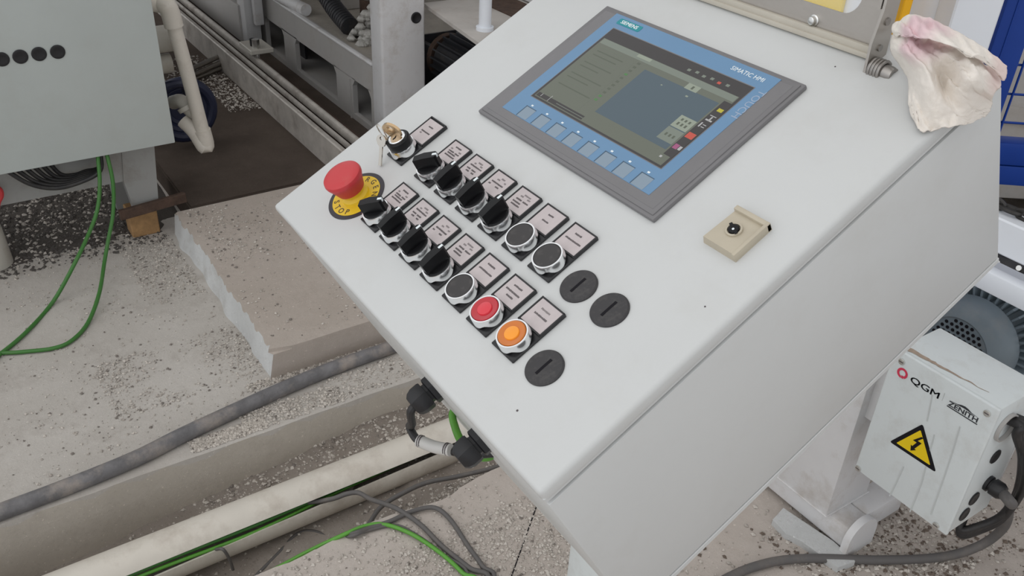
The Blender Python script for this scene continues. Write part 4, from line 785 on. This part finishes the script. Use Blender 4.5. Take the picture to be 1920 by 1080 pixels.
JX0, JX1, JY0, JY1, JZ0, JZ1 = .1835, .3765, 1.0, 1.128, .279, .560
b = B(); b.m(JBOX); b.box(JX0, JX1, JY0 + .008, JY1, JZ0, JZ1, .004, 2); obj('body', b, jb)
b = B(); b.m(JBOX); b.box(JX0 - .001, JX1 + .001, JY0, JY0 + .0085, JZ0 - .001, JZ1 + .001, .003, 3); obj('cover', b, jb)
b = B(); b.m(WHITE); b.box(.120, JX0 + .01, JY1 - .05, JY1 - .04, .33, .52, .002, 1); b.box(JX0, JX1, JY1, JY1 + .004, .30, .54); obj('bracket', b, jb)
def jp(x, y): return on_y(x, y, JY0 - .0004)
for x_, y_ in ((1691, 678), (1851, 775), (1609, 878), (1755, 985)):
    p = jp(x_, y_); b = B(); b.m(ZINC); b.lathe([(.0062, 0), (.0058, .0015), (.003, .0022), (0, .0020)], 20, Matrix.Translation(p) @ Matrix.Rotation(R(90), 4, 'X')); b.m(INK); b.box(p.x - .004, p.x + .004, p.y - .0026, p.y - .0018, p.z - .0007, p.z + .0007); obj('screw', b, jb)
def jmat(x, y, dy=0.0): p = jp(x, y); return Matrix.Translation((p.x, p.y - dy, p.z)) @ Matrix.Rotation(R(90), 4, 'X')
b = B(); b.m(LOGOR); A = jmat(1692, 700); prf = []
for k in range(40):
    a = R(-55 + 320 * k / 39); prf.append((.0102 * math.cos(a), .0102 * math.sin(a)))
inner = [(u * .58, v * .58) for u, v in prf]
for k in range(39):
    vs = [b.bm.verts.new(A @ Vector((u, v, .0002))) for u, v in (prf[k], prf[k + 1], inner[k + 1], inner[k])]; b.bm.faces.new(vs)
b.prism([(.000, -.0042), (.0042, -.0042), (.0042, -.0095), (.000, -.0095)], 0, .0003, lambda u, v, a: A @ Vector((u, v, a))); obj('round_logo', b, jb)
b = B(); b.m(LOGOK); [b.text('QGM', .0172, jmat(1734, 727) @ T(dx, dx * .5, abs(dx) * .1), sx=1.42) for dx in (-.00035, 0, .00035)]; obj('logo_lettering', b, jb)
b = B(); b.m(SMUDGE); A = jmat(1769, 744); b.box(-.0004, .0004, -.008, .008, 0, .0002, M=A); b.m(LOGOK); A = jmat(1806, 772)
b.text('ZENITH', .0125, A @ T(0, -.0005, 0), sx=1.22, bold=.0003); b.box(-.0275, .0275, -.0078, -.0060, 0, .0003, M=A)
b.prism([(-.0265, .0052), (-.013, .0068), (-.006, .0098), (.000, .0108), (.006, .0098), (.013, .0068), (.0265, .0052), (.013, .0058), (0, .0066), (-.013, .0058)], 0, .0003, lambda u, v, a: A @ Vector((u, v, a)))
obj('logo_lettering', b, jb)
tri = [jp(1729, 797), jp(1671, 829), jp(1752, 884)]
tri = [jp(1730, 795), jp(1668, 828), jp(1755, 886)]
cen = (tri[0] + tri[1] + tri[2]) / 3
def rtri(k, rad):
    o = []
    for i in range(3):
        v = cen + (tri[i] - cen) * k; a = cen + (tri[i - 1] - cen) * k; c_ = cen + (tri[(i + 1) % 3] - cen) * k
        for t in (rad, rad * .5): o.append(v.lerp(a, t))
        for t in (rad * .5, rad): o.append(v.lerp(c_, t))
        o[-3], o[-2] = v.lerp(a, rad * .35).lerp(cen, rad * .25), v.lerp(c_, rad * .35).lerp(cen, rad * .25)
    return [(q.x, q.z) for q in o]
b = B(); b.m(SIGNK); b.prism(rtri(1.0, .07), JY0 - .0008, JY0, fy); b.m(YELS); b.prism(rtri(.73, .04), JY0 - .0011, JY0 - .0008, fy); b.m(SIGNK)
A = jmat(1719, 832, .0006) @ Matrix.Scale(.94, 4)
b.prism([(.004, .020), (-.0085, .003), (-.0005, .003), (-.006, -.010), (-.009, -.009), (-.006, -.021), (.003, -.013), (-.0005, -.0122), (.0085, .0075), (.000, .0075), (.0085, .020)], .0002, .0006, lambda u, v, a: A @ Vector((u, v, a)))
obj('warning_sign', b, jb)
for pts in (((1752, 815), (1742, 850), (1728, 905), (1706, 960)), ((1800, 800), (1785, 850), (1770, 895), (1745, 965)), ((1748, 740), (1742, 770), (1738, 790)), ((1694, 875), (1680, 905), (1668, 930))):
    q = [jp(x, y) for x, y in pts]; b = B(); b.m(SMUDGE); w_ = .0011
    lr = [(b.bm.verts.new(v + Vector((-w_, -.0002, 0))), b.bm.verts.new(v + Vector((w_, -.0002, 0)))) for v in q]
    for a_, c_ in zip(lr, lr[1:]): b.bm.faces.new((a_[0], a_[1], c_[1], c_[0]))
    obj('drip_stain', b, jb)
random.seed(5); b = B(); b.m(STAIN); up, dn = [], []
for k in range(25):
    t = k / 24; x = JX0 + .012 + .145 * t; yc_ = JY0 + .016 + .012 * t + .003 * noise.noise(Vector((x * 60, 1, 0))); hw = (.0065 * (1 - t) ** 1.3 + .0006) * (1 + .7 * noise.noise(Vector((x * 150, 2, 0))))
    up.append(b.bm.verts.new((x, yc_ + max(.0003, hw), JZ1 + .0006))); dn.append(b.bm.verts.new((x, yc_ - max(.0003, hw * .7), JZ1 + .0006)))
for k in range(24): b.bm.faces.new((dn[k], dn[k + 1], up[k + 1], up[k]))
obj('mud_stain', b, jb)
def side(x, y): return on_x(x, y, JX1 + .0005)
for x_, y_ in ((1866, 856), (1826, 935), (1808, 964)):
    p = side(x_, y_); b = B(); b.m(BLACKP); b.lathe([(0, .0012), (.010, .0012), (.0125, .0022), (.0140, .0014), (.0140, 0)], 24, Matrix.Translation(p) @ Matrix.Rotation(R(90), 4, 'Y')); obj('knockout_plug', b, jb)
p = side(1852, 905); b = B(); b.m(BLACKP); A = Matrix.Translation(p) @ Matrix.Rotation(R(90), 4, 'Y'); b.lathe([(0, -.002), (.015, -.002), (.015, .005), (.012, .006), (.012, .009), (.0155, .010), (.0155, .024), (.012, .030), (.007, .031), (0, .031)], 12, A); obj('cable_gland', b, jb)
gp = p + Vector((.028, 0, 0))
cable('thick_cable', 'thick dark cable from the junction box gland looping across the floor', [p + Vector((.026, 0, 0)), gp + Vector((.020, -.004, -.006)), on_z(1894, 945, .22), on_z(1884, 985, .12), on_z(1850, 1016, .05), on_z(1800, 1037, .018), on_z(1740, 1047, .012), on_z(1640, 1050, .010), on_z(1540, 1047, .010), on_z(1470, 1050, .010), on_z(1410, 1064, .010), on_z(1360, 1086, .010), on_z(1300, 1120, .010), Vector((-.06, .62, .010)), Vector((-.22, .70, .010)), Vector((-.33, .95, .010))], .0095, CABG, seg=12)
pk = side(1888, 800)
for k in range(3):
    cable('black_cable', ('topmost', 'middle', 'lowest')[k] + ' black cable of the loop leaving the junction box side', [Vector((JX1 - .004, pk.y + .008 * k, pk.z + .012)), Vector((JX1 + .02, pk.y + .008 * k, pk.z + .014)), on_x(1906 + 5 * k, 815, .395), on_x(1917 + 4 * k, 860, .400 + .006 * k), on_x(1908 + 4 * k, 920, .395 + .006 * k), on_x(1880, 965 + 3 * k, .385), on_x(1840, 985 + 4 * k, .365), on_x(1800, 992 + 5 * k, .34), on_x(1780, 975 + 5 * k, .33) + Vector((0, .05, .01))], .0075, CABLE, 'cable', 'black cable loop at the junction box')
b = B(); b.m(MACH); b.lathe([(.024, 0), (.027, 0), (.027, .006), (.024, .006), (.024, 0)], 28, Matrix.Translation(side(1884, 800)) @ Matrix.Rotation(R(90), 4, 'Y')); obj('cable_grommet', b, jb)
# broken board on the floor
b = B(); b.m(WHITEW); pts = [on_z(x, y) for x, y in ((1446, 984), (1466, 962), (1500, 985), (1560, 1025), (1600, 1062), (1568, 1074), (1500, 1025), (1470, 1010))]
b.prism([(p.x, p.y) for p in pts], .0, .016); obj('broken_board', b, None, None, 'broken whitish board lying before the steel foot', 'board', smooth=20)
# motor with perforated fan cover behind the box
mc = on_y(1792, 652, 1.42); mt = empty('fan_motor', (mc.x, 1.6, 0), 'grey blue electric motor with perforated fan cover behind the junction box', 'motor')
A = Matrix.Translation(mc) @ Matrix.Rotation(R(90), 4, 'X')     # local z -> -y
b = B(); b.m(MOTOR); b.lathe([(.066, .0), (.071, .003), (.088, -.008), (.099, -.024), (.103, -.045), (.103, -.060), (.098, -.060)], 48, A); fc = obj('fan_cover', b, mt)
b = B(); b.m(MOTOR); b.lathe([(0, .001), (.070, .0005), (.070, -.006), (0, -.006)], 48, A)
b.m(SIGNK)
for i in range(-5, 6):
    for j in range(-5, 6):
        u, v = i * .0125 + (j % 2) * .006, j * .0118
        if u * u + v * v < .062 ** 2: b.lathe([(.0040, .0008), (.0040, .0016), (0, .0016)], 8, A @ T(u, v, 0))
obj('fan_grille', b, mt)
b = B(); b.m(MOTOR); b.lathe([(.0, -.055), (.094, -.055), (.094, -.34), (0, -.34)], 36, A); b.box(mc.x - .10, mc.x + .10, mc.y + .15, mc.y + .30, mc.z + .08, mc.z + .19, .008, 2); b.box(mc.x - .09, mc.x + .09, mc.y + .12, mc.y + .34, 0, mc.z - .09); obj('body', b, mt)
b = B(); b.m(MOTOR); b.box(.092, .122, -.0025, .0025, -.33, -.062, .0008, 1); fm = b.mesh('fin')
for k in range(40): piece('fin', fm, A @ Matrix.Rotation(R(9 * k), 4, 'Z'), mt)
b = B(); b.m(BRIGHT); q = on_z(1905, 668, .02); b.cyl(q + Vector((-.02, -.06, .01)), q + Vector((.06, .10, .01)), .010, seg=10); obj('white_rod', b, None, None, 'short white rod on the ground beside the fan motor', 'rod')
# conveyor with chains behind the console edge
bz = .72; q0 = on_z(1872, 408, bz); cv = empty('chain_conveyor', (q0.x + .3, q0.y, 0), 'white chain conveyor beam behind the right console edge', 'conveyor')
b = B(); b.m(BRIGHT); b.box(q0.x - .05, q0.x + 1.6, q0.y, q0.y + .05, bz - .065, bz, .003, 1); b.box(q0.x - .05, q0.x + 1.6, q0.y + .02, q0.y + .07, bz - .125, bz - .115); b.box(q0.x - .05, q0.x + 1.6, q0.y - .03, q0.y, bz - .13, bz - .09, .004, 2); obj('beam', b, cv)
b = B(); b.m(MACH); b.box(q0.x + .7, q0.x + .78, q0.y + .05, q0.y + .13, 0, bz - .115); b.box(q0.x + 1.3, q0.x + 1.38, q0.y + .05, q0.y + .13, 0, bz - .115); obj('leg', b, cv)
b = B(); b.m(CHAINM)
b.tube([(.020 * math.cos(a) * (1 if abs(math.cos(a)) > .5 else .9), .0, .009 * math.sin(a)) for a in [i * math.pi / 6 for i in range(12)]], .0045, 6, 2, True); lm_ = b.mesh('chain_link')
for k in range(34): piece('chain_link', lm_, T(q0.x - .03 + .032 * k, q0.y + .03, bz + .010) @ Matrix.Rotation(R(90 * (k % 2)), 4, 'X'), cv)
b = B(); b.m(DARK); q = on_z(1880, 500, .50); b.tube([q + Vector((-.25, -.05, .03)), q, q + Vector((.12, .05, .03)), q + Vector((.25, .12, .10))], .030, 10, 6); 
for k in range(6): b.m(ZINC); b.cyl(q + Vector((-.04 + .04 * k, -.035 + .012 * k, .012 + .004 * k)), q + Vector((-.04 + .04 * k, -.045 + .012 * k, .016 + .004 * k)), .006, seg=8)
obj('dark_guide', b, cv)
# grey housing behind everything on the right
hp = CAM + ray(1850, 200) * 3.2
b = B(); b.m(MACH); A = Matrix.Translation((hp.x, hp.y, 0)) @ Matrix.Rotation(R(54), 4, 'Z'); b.box(-1.0, 1.8, 0, .5, 0, 1.1, .01, 2, M=A); b.box(-1.0, 1.8, -.012, 0, .30, .36, M=A); obj('machine_housing', b, None, None, 'grey machine housing behind the blue fence', 'machine')
# white uprights behind the rag
Dw = 1.62; pw = CAM + ray(1820, 60) * Dw
A = Matrix.Translation((pw.x, pw.y, 0)) @ Matrix.Rotation(R(52), 4, 'Z')
e0 = A.inverted() @ (CAM + ray(1781, 20) * Dw); e1 = A.inverted() @ (CAM + ray(1866, 25) * Dw)
b = B(); b.m(BRIGHT); b.box(e0.x, e1.x, 0, .08, 0, 1.5, .003, 1, M=A); obj('white_upright', b, None, None, 'flat white upright between round column and blue post', 'post')
pc = CAM + ray(1742, 20) * 1.72; b = B(); b.m(BRIGHT); b.cyl((pc.x, pc.y, 0), (pc.x, pc.y, 1.5), .0415, seg=32); b.cyl((pc.x, pc.y, 0), (pc.x, pc.y, .02), .07, seg=32); obj('round_column', b, None, None, 'round white column behind the rag', 'column')
py_ = CAM + ray(1693, 15) * 1.66; b = B(); b.m(mat('orange_yellow_paint', (0.92, 0.47, 0.0), 0.4)); b.box(-.008, .008, -.02, .02, 0, 1.5, .002, 1, M=Matrix.Translation((py_.x, py_.y, 0)) @ Matrix.Rotation(R(52), 4, 'Z')); obj('yellow_post', b, None, None, 'thin yellow post behind the cover hinge arm', 'post')
pp_ = on_y(1540, 0, 1.0); b = B(); b.m(BRIGHT); b.box(pp_.x - .30, on_y(1648, 40, 1.02).x, 1.018, 1.040, pp_.z - .08, pp_.z + .22, .003, 1); obj('guard_panel', b, base)
b = B(); b.m(WHITE); b.box(-.34, -.30, 1.040, 1.075, .012, pp_.z + .1, .003, 1); obj('guard_leg', b, base)
b = B(); b.m(YELS); b.box(pp_.x - .28, pp_.x + .035, 1.008, 1.0185, pp_.z - .018, pp_.z + .05, .002, 1); obj('yellow_band', b, base)
# blue mesh fence
fe = empty('mesh_fence', (0, 0, 0), 'blue mesh guard fence at the right edge', 'fence')
Df = 1.75; pf = CAM + ray(1893, 60) * Df; ang = R(52); A = Matrix.Translation((pf.x, pf.y, 0)) @ Matrix.Rotation(ang, 4, 'Z'); WM[fe] = Matrix.Translation((pf.x, pf.y, 0)); fe.matrix_basis = WM[fe]
AI = A.inverted(); l0 = AI @ (CAM + ray(1862, 40) * Df); r1 = on_z(1880, 262, 0); 
def fz(x, y):     # height where the sight line meets the fence plane
    o = AI @ CAM; r = AI.to_3x3() @ ray(x, y); return o + r * (-o.y / r.y)
l0 = fz(1862, 40); r0 = fz(1897, 40); m0 = fz(1915, 20)
b = B(); b.m(BLUE); b.box(l0.x, l0.x + .062, -.03, .03, 0, 1.6, .004, 2, M=A); b.box(l0.x + .020, l0.x + .024, -.032, -.029, 0, 1.6, M=A); obj('post', b, fe)
za, zb = fz(1895, 262), fz(1895, 341); zm = fz(1895, 305)
b = B(); b.m(BLUE); b.box(l0.x + .062, l0.x + 1.6, -.022, .022, zm.z + .002, za.z, .003, 2, M=A); b.box(l0.x + .062, l0.x + 1.6, -.020, .020, zb.z, zm.z, .003, 2, M=A); obj('bottom_rail', b, fe)
b = B(); b.m(BLUE); b.box(l0.x + 1.56, l0.x + 1.62, -.03, .03, 0, 1.6, .004, 2, M=A); obj('post', b, fe)
b = B(); b.m(BLUE); b.cyl((0, 0, za.z), (0, 0, 1.55), .0026, seg=6); wv = b.mesh('vertical_wire')
for k in range(26): piece('vertical_wire', wv, A @ T(l0.x + .085 + .058 * k, 0, 0), fe)
b = B(); b.m(BLUE); b.cyl((l0.x + .05, .005, 0), (l0.x + 1.58, .005, 0), .0026, seg=6); wh = b.mesh('horizontal_wire')
for k in range(9): piece('horizontal_wire', wh, A @ T(0, 0, za.z + .035 + .06 * k), fe)
